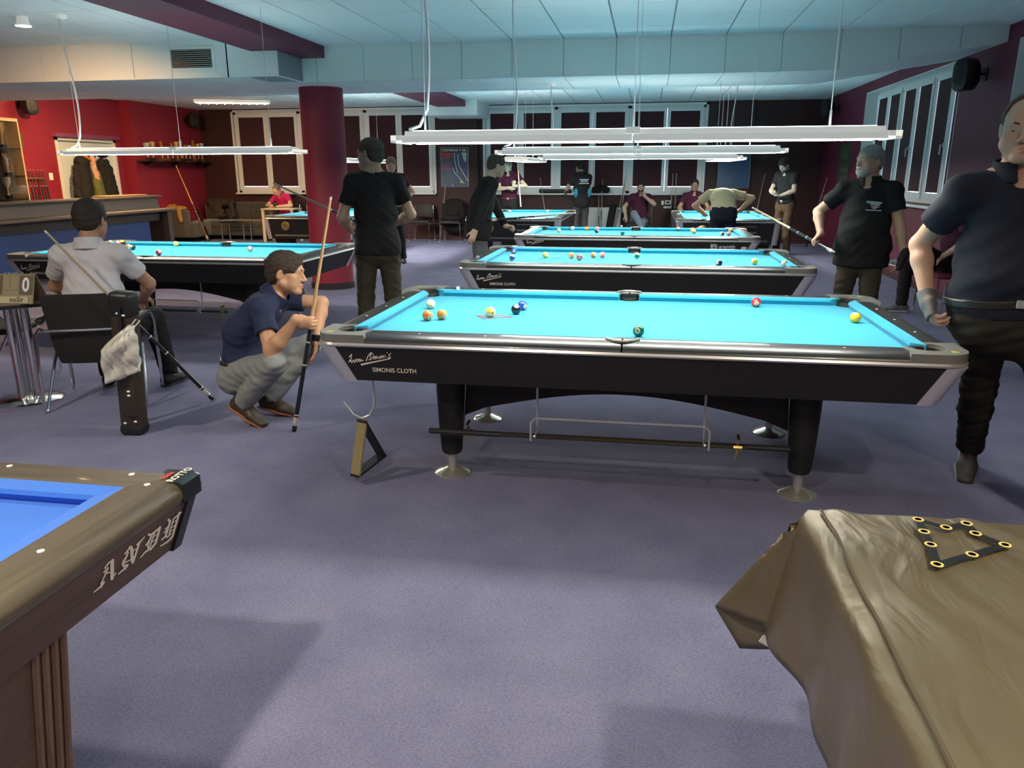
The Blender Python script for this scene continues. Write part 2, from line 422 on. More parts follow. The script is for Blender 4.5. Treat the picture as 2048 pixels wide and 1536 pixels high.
# ------------------------------------------------------------------ lamps
m_lamp = mat('lamp_body_glow', (.74, .75, .72), .4, emit=(1, .97, .9), es=.065)  # faint emission added so housings look lit and lift the ceiling
m_emit = mat('lamp_diffuser', (.9, .9, .9), .4, emit=LAMP_COL, es=LAMP)
m_wire = mat('wire', (.65, .66, .66), .5)
def lamp(label, loc, rz, zc, em, left_cable=True, group=None, wires=(-1.1, 0.0, .95), W=.14):
    t = thing('table_lamp_bar', label, 'lamp', loc, rz, group)
    prof = [(-W, 0), (-W + .012, 0), (-W + .012, .01), (W - .012, .01), (W - .012, 0), (W, 0), (W, .032), (W - .05, .035), (W - .06, .060), (-W + .06, .060), (-W + .05, .035), (-W, .032)]
    for s in (-1, 1):
        a, b = (.004, 1.25) if s > 0 else (-1.25, -.004)
        mb = MB().prism(prof, 0, a + (.06 if s < 0 else 0), b - (.06 if s > 0 else 0))
        e0, e1 = (b - .062, b) if s > 0 else (a, a + .062)
        mb.prism([(-W, 0), (W, 0), (W, .037), (-W, .037)], 0, *((b - .03, b) if s > 0 else (a, a + .03)))
        mb.prism([(-W, .01), (W, .01), (W, .037), (-W, .037)], 0, e0, e1)
        hs = link('housing', mb, m_lamp, t)
        link('diffuser', MB().bb(a + .03, b - .03, -W + .02, W - .02, .004, .009), em, t)
    link('added_ceiling_fill', MB().bb(-1.15, 1.15, -W + .065, W - .065, .0605, .063), mat('added_fill_glow', (.9, .9, .9), .4, emit=(.80, 1, 1), es=2.2), t)  # glowing strip added on top of the bar to brighten the ceiling
    link('joint_clip', MB().bb(-.035, .035, -W - .003, W + .003, .035, .066), m_lamp, t)
    zz = zc - loc[2]
    if left_cable:
        pts = []
        for i in range(13):
            k = i / 12; pts.append((-1.10 + .06 * math.sin(k * 3.0) * (1 - k) - .05 * k * (1 - k) + .12 * (1 - k) ** 6 * 0, .03 * math.sin(k * 5), .07 + (zz - .07) * k))
        pts[0] = (-1.19, 0, .072); pts.insert(1, (-1.13, 0, .09))
        link('power_cable', MB().tube(pts, .0085, 6), m_wire, t)
        link('ceiling_rose', MB().lathe([(.045, zz - .03), (.05, zz - .004), (.05, zz)], 20, (-1.10, 0, 0)), m_lamp, t)
    for x in wires:
        link('hanging_wire', MB().tube([(x, 0, .07), (x, 0, zz)], .0025, 5), m_wire, t)
        link('wire_grip', MB().tube([(x, 0, .07), (x, 0, .14)], .006, 6), m_steel, t)
    return t
# ------------------------------------------------------------------ pool tables
m_cloth = mat('cloth_cyan', (.018, .31, .45), .8, spec=.2, sheen=.15, noise=(3, .05), bump=(900, .05))
m_railblk = mat('rail_black', (.022, .020, .018), .34, spec=.7, coat=.12)
m_cab = mat('cabinet_black', (.010, .009, .009), .55, noise=(6, .2))
m_corner = mat('corner_satin', (.30, .30, .27), .38, metal=.55)
m_cornleg = mat('corner_silver', (.50, .48, .55), .38, metal=.25)
m_trim = mat('trim_chrome', (.70, .67, .62), .28, metal=.7)
m_pocket = mat('pocket_leather', (.030, .024, .016), .6, bump=(90, .3))
m_diam = mat('diamond_pearl', (.85, .83, .76), .3)
m_foot = mat('foot_steel', (.74, .70, .60), .19, metal=.8)
m_print = mat('print_cream', (.80, .74, .60), .6)
m_logo = mat('print_white', (.62, .62, .60), .6)
NX, NY, OX, OY = 1.27, .635, 1.45, .82
ZB, ZR = .762, .802

def arc(cx, cy, r, a0, a1, n):
    return [(cx + r * math.cos(a0 + (a1 - a0) * i / n), cy + r * math.sin(a0 + (a1 - a0) * i / n)) for i in range(n + 1)]
_rk = [0]
def ribbon(mb, pts, wid, conv, nrm=(0, -1, 0)):
    """flat stroke with round ends; conv maps 2-D to 3-D; each piece sits a hair above the last"""
    up_ = Vector(nrm)
    def lift(vs):
        _rk[0] = (_rk[0] + 1) % 40
        return [Vector(v) + up_ * (2.5e-5 * _rk[0]) for v in vs]
    wl = wid if isinstance(wid, (list, tuple)) else [wid] * len(pts)
    for i in range(len(pts) - 1):
        a, b = Vector(pts[i]), Vector(pts[i + 1]); d = b - a
        if d.length < 1e-9: continue
        d.normalize(); nn = Vector((-d.y, d.x))
        q = [a + nn * wl[i] / 2, a - nn * wl[i] / 2, b - nn * wl[i + 1] / 2, b + nn * wl[i + 1] / 2]
        mb.add(lift([conv(p) for p in q]), [(0, 1, 2, 3)])
    for p, wv in zip(pts, wl):
        mb.add(lift([conv((p[0] + wv / 2 * math.cos(2 * PI * k / 8), p[1] + wv / 2 * math.sin(2 * PI * k / 8))) for k in range(8)]), [tuple(range(8))])
    return mb
SCRIPT = [([(480, 1062), (526, 1018), (512, 1060), (492, 1118), (466, 1134), (478, 1112), (502, 1098)], 12),
          ([(502, 1092), (506, 1146), (536, 1098), (546, 1142), (574, 1090)], 11),
          ([(620, 1086), (588, 1090), (574, 1116), (592, 1126), (616, 1102), (624, 1082), (627, 1122)], 11),
          ([(640, 1084), (642, 1120), (660, 1088), (666, 1112), (684, 1104)], 10),
          ([(726, 1106), (758, 1042), (808, 986), (830, 988), (800, 1020), (792, 1042), (806, 1068), (786, 1090), (768, 1086)], 13),
          ([(836, 1030), (828, 1076)], 11), ([(843, 1008), (845, 1004)], 12),
          ([(852, 1032), (848, 1074), (870, 1032), (870, 1072), (896, 1030), (898, 1068)], 10),
          ([(932, 1034), (916, 1054), (926, 1068), (946, 1052), (940, 1034), (962, 1024)], 10),
          ([(962, 1022), (964, 1058), (986, 1018), (992, 1052)], 10), ([(1012, 1010), (1014, 1046)], 10), ([(1048, 980), (1050, 976)], 14),
          ([(1100, 982), (1066, 1012), (1086, 1034), (1070, 1054), (1044, 1046)], 11)]
def rail_profile():
    # (distance outward from the cushion back, z)
    return [(0, ZR)] + [(.055, ZR)] + [(.055 + .078 * math.sin(a), ZR - .036 + .036 * math.cos(a)) for a in [PI / 2 * k / 6 for k in range(1, 7)]] + [(.128, ZB), (0, ZB)]
def sweep_rail(a, b, inner, side, flip=False, along=0):
    prof = [(o * (OY - NY - .05) / .133 if along == 0 else o * (OX - NX - .05) / .133, z) for o, z in rail_profile()]
    rings = []
    for t in (a, b):
        ring = []
        for o, z in prof:
            w_ = side * (inner + o)
            ring.append((t, w_, z) if along == 0 else (w_, t, z))
        rings.append(ring)
    return MB().loft(rings)
def cushion(a0, a1, b0, b1, side, along):
    """nose runs a0..a1, back b0..b1"""
    N = NY if along == 0 else NX
    prof = [(.05, ZB, 1), (.016, ZB, .35), (0, ZB + .024, 0), (.003, ZB + .036, .05), (.05, ZR + .001, 1)]
    rings = []
    for (n_, b_) in ((a0, b0), (a1, b1)):
        ring = []
        for o, z, k in prof:
            t = n_ + (b_ - n_) * k; w_ = side * (N + o)
            ring.append((t, w_, z) if along == 0 else (w_, t, z))
        rings.append(ring)
    return MB().loft(rings)
def outline(hx, hy, r, n=6):
    p = []
    for sx, sy, a in ((1, 1, 0), (-1, 1, PI / 2), (-1, -1, PI), (1, -1, 1.5 * PI)):
        p += arc(sx * (hx - r), sy * (hy - r), r, a, a + PI / 2, n)
    return p
me_diam = MB().lathe([(.0001, .0012), (.0065, .0012), (.0065, 0)], 10).mesh('diamond')

def pool_table(name, label, loc, rz=0.0, kind='A', script=True, logo=False, group=None, text='SIMONIS CLOTH'):
    t = thing(name, label, 'pool table', loc, rz, group)
    # slate bed with the pocket bites taken out
    hx, hy = NX + .045, NY + .045
    out = []
    pc = .045
    for sx, sy, qa in ((1, 1, 0), (-1, 1, 1), (-1, -1, 2), (1, -1, 3)):
        cx, cy = sx * (NX + .028), sy * (NY + .028); r = .072
        a = {0: (-PI * .5, -PI), 1: (0, -PI * .5), 2: (PI * .5, 0), 3: (PI, PI * .5)}[qa]
        pts = arc(cx, cy, r, a[0], a[1], 8)
        out += pts
        if qa in (0, 2):
            s = 1 if qa == 0 else -1
            out += arc(0, s * (NY + .062), .068, (0 if s > 0 else PI) - (.3 if s > 0 else .3) * s * 0, (-PI if s > 0 else 0), 10)
    link('bed_cloth', MB().prism(out, 2, ZB - .03, ZB), m_cloth, t)
    # cushions
    g, gb = .082, .040       # corner mouth: nose and back ends
    s0, s1 = .066, .056      # side mouth
    for s in (-1, 1):
        link('cushion', cushion(s0, NX - g, s1, NX - gb + .022, s, 0), m_cloth, t)
        link('cushion', cushion(-s0, -NX + g, -s1, -NX + gb - .022, s, 0), m_cloth, t)
        link('cushion', cushion(-NY + g, NY - g, -NY + gb - .022, NY - gb + .022, s, 1), m_cloth, t)
    # rails with sights
    def sights(o, pts):
        for p in pts: link('diamond', me_diam, m_diam, o, (p[0], p[1], ZR))
    for s in (-1, 1):
        for q in (-1, 1):
            a, b = sorted((q * .004, q * 1.205))
            o = link('rail', sweep_rail(a, b, NY + .05, s, along=0), m_railblk, t)
            sights(o, [(q * .3175 * k, s * (NY + .094)) for k in (1, 2, 3)])
        o = link('rail', sweep_rail(-.57, .57, NX + .05, s, along=1), m_railblk, t)
        sights(o, [(s * (NX + .094), .3175 * k) for k in (-1, 0, 1)])
    # pockets
    def pocket(x, y, r):
        mb = MB()
        n = 20
        prof = [(r, ZR - .006), (r - .012, ZR - .010), (r - .014, ZB - .10), (.0005, ZB - .10)]
        for i in range(len(prof) - 1):
            (ra, za), (rb, zb) = prof[i], prof[i + 1]
            v_ = [(x + rr * math.cos(2 * PI * k / n), y + rr * math.sin(2 * PI * k / n), z) for rr, z in ((ra, za), (rb, zb)) for k in range(n)]
            mb.add(v_, [(k, (k + 1) % n, n + (k + 1) % n, n + k) for k in range(n)])
        return mb
    for sx in (-1, 1):
        for sy in (-1, 1):
            cx, cy = sx * (NX + .034), sy * (NY + .034)
            link('pocket', pocket(cx, cy, .074), m_pocket, t)
            p = [(1.200, NY + .052), (1.212, NY + .11), (1.196, OY + .001)] + arc(OX - .11, OY - .11, .111, PI / 2, 0, 8) + [(OX + .001, .560), (NX + .11, .574), (NX + .052, .566)]
            p += [(NX + .052, NY - .02)] + arc(NX + .034, NY + .034, .076, -.42 * PI, .92 * PI, 12)[0:] + [(NX - .03, NY + .052)]
            p = [(sx * a, sy * b) for a, b in p]
            cc = link('corner_casting', MB().prism(p, 2, ZB, ZR + .003), m_corner, t)
            bd = MB().lathe([(.0005, ZR + .0045), (.017, ZR + .0045), (.017, ZR + .003)], 12, (sx * (OX - .062), sy * (OY - .062), 0))
            part_label(link('badge', bd, mat('badge', (.35, .55, .12), .4), cc), 'small green badge')
            b2 = MB().lathe([(.0005, ZR + .0055), (.008, ZR + .0055), (.008, ZR + .0045)], 10, (sx * (OX - .056), sy * (OY - .068), 0))
            link('badge_dot', b2, mat('badge_orange', (.75, .22, .05), .4), cc)
    for s in (-1, 1):
        cy = s * (NY + .062)
        link('pocket', pocket(0, cy, .068), m_pocket, t)
        pts = [(.072 * math.cos(a), cy + s * .072 * math.sin(a), ZR + .003) for a in [PI * k / 14 for k in range(15)]]
        link('pocket_collar', MB().tube(pts, .007, 6), m_corner, t)
    # chrome trim under the rails
    o_ = outline(OX + .006, OY + .006, .11); i_ = outline(OX - .03, OY - .03, .09)
    mb = MB(); n = len(o_)
    o2 = outline(OX + .002, OY + .002, .11)
    rings = [[(x, y, ZB - .001) for x, y in i_], [(x, y, ZB + .004) for x, y in o2], [(x, y, ZB - .006) for x, y in o_], [(x, y, ZB - .014) for x, y in o2], [(x, y, ZB - .018) for x, y in i_]]
    mb.loft(rings, cap=False)
    link('trim', mb, m_trim, t)
    # cabinet
    zt, zb = ZB - .016, (.572 if kind == 'A' else .40)
    dx, dy = (.085, .045) if kind == 'A' else (.05, .03)
    cw = .105
    for s in (-1, 1):
        def quad(x0, x1, yo, z): return [(x0, s * yo, z), (x1, s * yo, z), (x1, s * (yo - .02), z), (x0, s * (yo - .02), z)]
        ap = link('apron_panel', MB().loft([quad(-(OX - dx - cw), OX - dx - cw, OY - .008 - dy, zb), quad(-(OX - cw), OX - cw, OY - .008, zt)]), m_cab, t)
        if s < 0: front = ap
        ap2 = link('apron_panel', MB().loft([[(s * (OX - .008 - dx - e), y * 1, zb) for e, y in ((0, -(OY - dy - cw)), (0, OY - dy - cw), (.02, OY - dy - cw), (.02, -(OY - dy - cw)))],
                                            [(s * (OX - .008 - e), y * 1, zt) for e, y in ((0, -(OY - cw)), (0, OY - cw), (.02, OY - cw), (.02, -(OY - cw)))]]), m_cab, t)
        if s < 0: endp = ap2
        for q in (-1, 1):
            def cpoly(ex, ey, z):
                p = [(OX - cw, OY - .004)] + arc(OX - .07, OY - .07, .066, PI / 2, 0, 6) + [(OX - .004, OY - cw), (OX - .03, OY - cw), (OX - .03, OY - .05), (OX - .05, OY - .03), (OX - cw, OY - .03)]
                return [(q * (x - ex), s * (y - ey), z) for x, y in p]
            link('corner_leg', MB().loft([cpoly(dx, dy, zb - .004), cpoly(0, 0, zt)]), m_cornleg, t)
    link('underside', MB().bb(-(OX - dx - .03), OX - dx - .03, -(OY - dy - .03), OY - dy - .03, zb + .01, zb + .03), m_cab, t)
    if kind == 'A':
        for sx in (-1, 1):
            for sy in (-1, 1):
                lg = link('leg', MB().lathe([(.073, .575), (.073, .45), (.066, .28), (.055, .135), (.048, .118), (.034, .112)], 28, (sx * .875, sy * .468, 0)), m_cab, t)
                link('foot', MB().lathe([(.095, 0), (.095, .006), (.085, .014), (.05, .026), (.026, .036), (.0225, .06), (.0225, .115)], 32, (sx * .875, sy * .468, 0)), m_foot, lg)
                link('edge_strip', MB().tube([(sx * .80, sy * .43, .572), (sx * .825, sy * .43, .17)], .004, 5), m_steel, lg)
            pl = [(-.44, .573), (-.44, .15), (-.405, .15), (-.34, .27), (-.22, .35), (0, .385), (.22, .35), (.34, .27), (.405, .15), (.44, .15), (.44, .573)]
            link('leg_frame', MB().prism(pl, 0, sx * .85 - .018, sx * .85 + .018), m_cab, t)
        pl = [(-.83, .573), (-.83, .30), (-.70, .355)] + [(.70 * k / 8, .355 + .10 * math.cos(PI / 2 * k / 8)) for k in range(-7, 8)] + [(.70, .355), (.83, .30), (.83, .573)]
        for sy in (-1, 1):
            link('arch_board', MB().prism(pl, 1, sy * .405 - .012, sy * .405 + .012), m_cab, t)
    else:
        for sx in (-1, 1):
            for sy in (-1, 1):
                lg = link('leg', MB().loft([[(sx * (1.12 + a), sy * (.52 + b), 0) for a, b in ((-.11, -.09), (.11, -.09), (.11, .09), (-.11, .09))], [(sx * (1.14 + a), sy * (.55 + b), .41) for a, b in ((-.15, -.13), (.15, -.13), (.15, .13), (-.15, .13))]]), m_cab, t)
        # end panel facing the room: medallion, two outlined drawers and trim lines
        X0 = -(OX - .008) + .05 * .5 - .006
        tilt = Matrix.Rotation(math.atan2(.05, .346), 4, 'Y')
        def frame_rect(y0, y1, z0, z1, r=.005):
            xx = lambda z: -(OX - .008) + .05 * (zt - z) / (zt - zb) - .004
            return MB().tube([(xx(z0), y0, z0), (xx(z1), y0, z1), (xx(z1), y1, z1), (xx(z0), y1, z0)], r, 4, close=True)
        link('drawer_outline', frame_rect(-.08, -.44, .60, .69), m_steel, t)
        link('drawer_outline', frame_rect(-.08, -.44, .49, .585), m_steel, t)
        link('trim_line', frame_rect(-.62, .62, .452, .468, .003), m_steel, t)
        X1 = -(OX - .008) + .05 * (zt - .63) / (zt - zb) - .002
        md = link('medallion', MB().lathe([(.078, 0), (.078, -.008), (.07, -.011), (.0005, -.011)], 28, (X1, .40, .63), axis=0), mat('brass', (.55, .40, .16), .3, metal=.8), t)
        nm = text_mesh('1', .07, .002, align='CENTER')
        nm.transform(Matrix(((0, 0, -1, X1 - .0125), (-1, 0, 0, .40), (0, 1, 0, .606), (0, 0, 0, 1))))
        link('medallion_number', nm, m_dark, md)
    # writing on the front apron
    if script:
        sl = math.atan2(.045, zt - .572)
        dz_ = .042 if logo else 0.0
        def on_front(x, h):   # x along, h height
            h = h + dz_
            k = (zt - h) / (zt - .572)
            return (x, -(OY - .008 - .045 * k) - .0015, h)
        K = .219 / 645
        mb = MB()
        for pts, wv in SCRIPT:
            ribbon(mb, [(p[0], p[1]) for p in pts], wv, lambda p: on_front(-1.290 + (p[0] - 460) * K, .718 - (p[1] - 990) * K * 1.05))
        ribbon(mb, [(648, 1164), (760, 1136), (1076, 1062), (1092, 1040)], [26, 22, 12, 8], lambda p: on_front(-1.290 + (p[0] - 460) * K, .718 - (p[1] - 990) * K * 1.05))
        part_label(link('script_lettering', mb.mesh('script', smooth=0), m_print, front), 'cream handwritten signature on the apron')
        if text:
            me = text_mesh(text, .030, 0, bold=.0004)
            for vtx in me.vertices:
                p = on_front(-1.176 + vtx.co.x * .98, .622 + vtx.co.y * 1.05 - .001); vtx.co = p
            part_label(link('block_lettering', me, m_print, front), 'cream block capitals on the apron')
        if logo:
            mb = MB()
            X = lambda p: on_front(.93 + p[0], .650 + p[1])
            for rr, w_ in ((.030, .009), (.014, .009)):
                ribbon(mb, [(rr * math.cos(a), rr * math.sin(a)) for a in [PI * (-.5 + 1.5 * k / 12) for k in range(13)]], w_, X)
            ribbon(mb, [(-.038, .034), (-.040, 0), (-.034, -.034)], .008, X)
            ribbon(mb, [(-.022, .028), (-.022, -.022), (0, -.034)], .008, X)
            el = [(.335 + .035 * math.cos(2 * PI * k / 14), -.012 + .018 * math.sin(2 * PI * k / 14)) for k in range(14)]
            link('logo_oval', MB().add([X(p) for p in el], [tuple(range(14))]).mesh('oval', smooth=0), m_logo, front)
            part_label(link('logo', mb.mesh('logo', smooth=0), m_logo, front), 'grey swirl logo on the apron')
            me = text_mesh('aramith', .060, 0, bold=.0006)
            for vtx in me.vertices: vtx.co = on_front(.985 + vtx.co.x * .98, .632 + vtx.co.y)
            link('logo_lettering', me, m_logo, front)
    return t
T1 = pool_table('pool_table', 'long black pool table with cyan cloth beside the crouching man', (0, 0, 0))
T2 = pool_table('pool_table', 'black pool table with signature and block capitals, middle of the three parallel tables', (-.02, 2.95, 0))
T3 = pool_table('pool_table', 'black pool table with a swirl logo at the right of its apron', (-.05, 5.95, 0), logo=True, text=None)
TL = pool_table('pool_table', 'black pool table with cyan cloth behind the seated man in the pale shirt', (-4.43, 3.0, 0))
T4 = pool_table('pool_table', 'pool table with drawer outlines, beside the man in jeans', (-2.13, 10.18, 0), PI / 2, kind='B', script=False)
T5 = pool_table('pool_table', 'pool table the man in the pale yellow shirt bends over', (1.38, 10.15, 0), PI / 2, kind='B', script=False)
T6 = pool_table('pool_table', 'pool table with brass number medallion, half behind the red column', (-5.82, 10.22, 0), PI / 2, kind='B', script=False)

# fittings under the first table: cue rest bracket, rack hook; the left table has the same bracket
def bracket(tab, x0, x1):
    y = -.60
    mb = MB()
    for x, s in ((x0, 1), (x1, -1)):
        mb.tube([(x, -.56, .575), (x, -.57, .30), (x, y - .05, .285), (x, y - .07, .30)], .006, 6)
    mb.tube([(x0 - .02, y - .05, .27), (x0 - .02, y - .05, .36), (x0, y - .05, .385), (x1, y - .05, .385), (x1 + .02, y - .05, .36), (x1 + .02, y - .05, .27), (x1 + .02, -.56, .262), (x0 - .02, -.56, .262)], .006, 6, close=True)
    part_label(link('cue_rest_bracket', mb, m_steel, tab), 'bent steel wire bracket under the apron')
bracket(T1, -.41, .40)
bracket(TL, -.41, .40)
link('rack_hook', MB().tube([(-1.235, -.64, .58), (-1.228, -.64, .46), (-1.232, -.64, .40), (-1.255, -.645, .355), (-1.295, -.65, .338), (-1.335, -.655, .357), (-1.385, -.66, .425)], .006, 7), m_steel, T1)

m_brass = mat('brass_bright', (.75, .55, .18), .22, metal=1.0)
def bridge_stick(label, p, q, flip, group):
    a, b = Vector(p), Vector(q)
    t = thing('bridge_stick', label, 'cue', tuple(a), 0, group); d = b - a
    link('shaft', MB().tube([(0, 0, 0), tuple(d)], [.013, .009], 10), mat('stick_lacquer', (.035, .028, .018), .2, coat=.5), t)
    link('grip', MB().tube([tuple(-d * .02), tuple(d * .22)], [.014, .0135], 10), m_black, t)
    e = d * .97; x = e.x
    link('bridge_head', MB().tube([(x - .02, 0, 0), (x + .02, 0, 0)], .014, 8).tube([(x, 0, .012), (x, .0, .05)], .006, 6).tube([(x, -.03, .045), (x, -.015, .055), (x, 0, .045), (x, .015, .055), (x, .03, .045)], .006, 6).tube([(x, 0, -.01), (x - .005, 0, -.06)], .007, 6), m_brass, t)
    return t
bridge_stick('black bridge stick whose brass head points right, on the wire bracket', (-.92, -.625, .283), (.60, -.625, .283), 0, None)
bridge_stick('black bridge stick whose brass head points left, on the wire bracket', (.765, -.597, .2775), (-.80, -.597, .2775), 0, None)
bridge_stick('bridge stick under the table behind the seated man', (-5.30, 2.385, .28), (-3.75, 2.385, .28), 0, None)

# triangle rack hanging from the hook
tr = thing('ball_rack', 'gold and black triangle ball rack hanging from a hook under the table', 'ball rack', (-1.295, -.65, .33))
P3 = [Vector((0, .0, -.0)), Vector((-.030, -.07, -.285)), Vector((.045, .15, -.245))]
cen = (P3[0] + P3[1] + P3[2]) / 3; nrm = (P3[1] - P3[0]).cross(P3[2] - P3[0]).normalized()
def rack_side(a, b):
    a, b = P3[a], P3[b]; mb = MB(); d = (b - a).normalized(); inn = nrm.cross(d)
    if inn.dot(cen - a) < 0: inn = -inn
    rings = []
    for p in (a, b): rings.append([p + inn * i * .012 + nrm * k * .028 for i, k in ((0, -1), (0, 1), (1, 1), (1, -1))])
    return mb.loft(rings)
link('rack_side', rack_side(0, 1), mat('rack_gold', (.55, .46, .22), .3, metal=.6), tr)
link('rack_side', rack_side(1, 2), m_black, tr)
link('rack_side', rack_side(2, 0), m_black, tr)

# ------------------------------------------------------------------ lamps over the tables
grp = None
lamp('white lamp bar hanging over the long table beside the crouching man', (0, 0, 1.688), 0, H, m_emit)
lamp('white lamp bar over the middle of the three parallel tables', (-.02, 2.95, 1.69), 0, H, m_emit)
lamp('white lamp bar over the table with the swirl logo', (-.05, 5.95, 1.69), 0, ZS, m_emit)
lamp('white lamp bar in front of the trophy shelf, over the table behind the seated man', (-4.43, 3.0, 1.715), 0, H, m_emit)
lamp('white lamp bar seen end on over the table of the man in jeans', (-2.13, 10.18, 1.72), PI / 2, H, m_emit, W=.23)
lamp('white lamp bar seen end on above the bending man', (1.38, 10.15, 1.72), PI / 2, H, m_emit, W=.23)
lamp('white lamp bar seen end on right of the red column', (-5.82 + .55, 10.22, 1.72), PI / 2, H, m_emit, W=.23)

# ------------------------------------------------------------------ balls
BR = .02858
BCOL = dict(white=(.66, .58, .38), yellow=(.85, .52, .02), blue=(.01, .06, .35), red=(.62, .02, .03), pink=(.80, .20, .20), orange=(.85, .20, .02), green=(.0, .13, .07), black=(.006, .006, .008), brown=(.62, .25, .03))
def ball_mesh(key, stripe, num):
    n, m_ = 40, 24
    mb = MB().sphere((0, 0, 0), BR, n, m_)
    me = mb.mesh('ball')
    me.materials.append(mat('ball_' + key, BCOL[key], .06, coat=.6, spec=.6))
    me.materials.append(mat('ball_white', BCOL['white'], .06, coat=.6, spec=.6))
    me.materials.append(mat('ball_black', BCOL['black'], .06, coat=.6, spec=.6))
    for p in me.polygons:
        c = p.center.normalized(); i = 0
        if stripe and abs(c.z) > .52: i = 1
        if num and abs(c.x) > .885: i = 1
        p.material_index = i
    return me
_BM = {}
NUM = dict(yellow=1, blue=2, red=3, pink=4, orange=5, green=6, brown=7, black=8)
def ball(label, x, y, key, stripe=False, rot=(0, 0, 0), number=True, zb=ZB):
    k = (key, stripe)
    if k not in _BM: _BM[k] = ball_mesh(key, stripe, key != 'white')
    o = link('pool_ball', _BM[k], [], None, (x, y, zb + BR), rot)
    tag(o, label, 'ball')
    if key == 'white':
        dots = MB()
        for ax in ((0, -1, 0), (0, 1, 0), (1, 0, 0), (-1, 0, 0), (0, 0, 1), (0, 0, -1)):
            a = Vector(ax); q = a.orthogonal().normalized(); r_ = a.cross(q)
            dots.add([a * BR * 1.0 + (q * math.cos(2 * PI * i / 10) + r_ * math.sin(2 * PI * i / 10)) * .0032 + a * .0003 for i in range(10)], [tuple(range(10))])
        link('red_dot', dots.mesh('dots', 0), mat('ball_red_dot', (.6, .03, .02), .2), o)
    elif number:
        nn = NUM[key] + (8 if stripe else 0)
        for s in (1, -1):
            me = text_mesh(str(nn), .017 if nn > 9 else .021, 0, align='CENTER', bold=.0004)
            for vtx in me.vertices:
                a, b = vtx.co.x, vtx.co.y - .0075
                vtx.co = Vector((s * math.sqrt(max(1e-9, BR * BR - a * a - b * b)) + s * .0005, s * a, b))
            link('ball_number', me, mat('ball_black', BCOL['black'], .06), o)
    return o
def ballpx(label, x, y, key, stripe=False, rot=(0, 0, 0), number=False):
    p = px_on(x, y, 2, ZB + BR)
    return ball(label, p.x, p.y, key, stripe, rot, number)
L1 = 'on the long table beside the crouching man'
ballpx('white cue ball with a red dot ' + L1, 861.5, 608, 'white', rot=(.15, 0, .3))
ballpx('solid orange ball ' + L1, 855, 631, 'orange', rot=(0, .3, -.75), number=True)
ballpx('orange and white striped ball ' + L1, 884, 629, 'brown', rot=(.2, .25, -.55), number=True)
ballpx('yellow and white striped ball standing in the red rack outline', 981, 624, 'yellow', True, rot=tuple(Vector((-.55, -.45, -.70)).to_track_quat('Z', 'Y').to_euler()), number=True)
ballpx('black ball ' + L1, 1032, 619, 'black', rot=(0, -1.0, -1.3), number=True)
ballpx('blue ball tucked behind the black ball', 1045, 611, 'blue', rot=(0, .1, -.7), number=True)
ballpx('green ball near the side pocket of the long table', 1277, 662, 'green', rot=(0, -.25, -1.75), number=True)
ballpx('red ball at the far cushion of the long table', 1512, 604.5, 'red', rot=(0, .15, -1.55), number=True)
ballpx('plain yellow ball near the corner pocket of the long table', 1711, 635, 'yellow', rot=(0, 1.2, 1.0), number=True)
L2 = 'on the middle parallel table'
for (x, y, k, s, r, lb) in ((1027.5, 502, 'blue', False, -1.4, 'solid blue ball'), (1024, 515, 'blue', True, .8, 'blue and white striped ball'), (1091, 510, 'yellow', False, 1.9, 'yellow ball beside the rack outline'),
                        (1142.5, 511, 'orange', False, -2, 'orange ball'), (1159, 514.5, 'red', False, -1.5, 'dark red ball'), (1187, 510, 'brown', False, 2.3, 'ochre ball'), (1205, 510, 'pink', False, .5, 'pink ball'),
                        (1273.5, 511, 'green', True, .4, 'green ball with white cap'), (1438, 526.5, 'black', False, .9, 'black ball by the near cushion'), (1509, 522.5, 'yellow', True, .3, 'yellow ball'), (1569, 527, 'white', False, .2, 'white ball near the corner pocket')):
    ballpx(lb + ' ' + L2, x, y, k, s, (.2, .2, r), number=(k in ('blue', 'red')))
L3 = 'on the table with the swirl logo'
for (x, y, k, s, lb) in ((1118, 461, 'yellow', True, 'yellow ball left of the white ball'), (1145, 456.5, 'white', False, 'white ball'), (1173.5, 457, 'orange', False, 'orange ball left of the side pocket'), (1194.5, 457.5, 'red', True, 'red striped ball behind the black ball'),
                     (1193.5, 462, 'black', False, 'black ball'), (1245, 466, 'green', False, 'dark green ball by the near cushion'), (1356, 458.5, 'green', True, 'green and white striped ball'), (1385, 459.5, 'yellow', False, 'yellow ball, touching pair,'),
                     (1388, 463, 'brown', False, 'ochre ball, touching pair,'), (1397.5, 457, 'red', False, 'bright red ball'), (1461.5, 460, 'orange', True, 'orange ball near the corner pocket'), (1444, 467.5, 'black', True, 'dark striped ball'), (1457.5, 467.5, 'pink', False, 'pink ball by the near cushion')):
    ballpx(lb + ' ' + L3, x, y, k, s, (.3, .4, x % 3))
LL = 'on the table behind the seated man'
for (x, y, k, s, lb) in ((221.5, 485.5, 'white', False, 'white ball'), (236, 486, 'pink', False, 'pink ball in the cluster'), (244.5, 484.5, 'yellow', False, 'yellow ball at the top of the cluster'), (240, 493.5, 'yellow', True, 'yellow ball below the pink ball'),
                     (257.5, 493, 'orange', False, 'orange ball beside the green ball'), (265.5, 494.5, 'black', False, 'black ball'), (257, 499, 'green', False, 'green ball'), (352, 487.5, 'yellow', True, 'yellow ball left of the side pocket'),
                     (317.5, 505, 'red', False, 'red ball by the near cushion'), (500, 498, 'pink', True, 'pink and yellow ball'), (209, 490, 'brown', False, 'ochre ball next to his head')):
    ballpx(lb + ' ' + LL, x, y, k, s, (.3, .4, x % 3))
for (x, y, k, lb) in ((1019.5, 422, 'pink', 'pink ball on the far table of the man in jeans'), (1095.5, 422, 'white', 'pale ball on the far table of the man in jeans')):
    ballpx(lb, x, y, k)

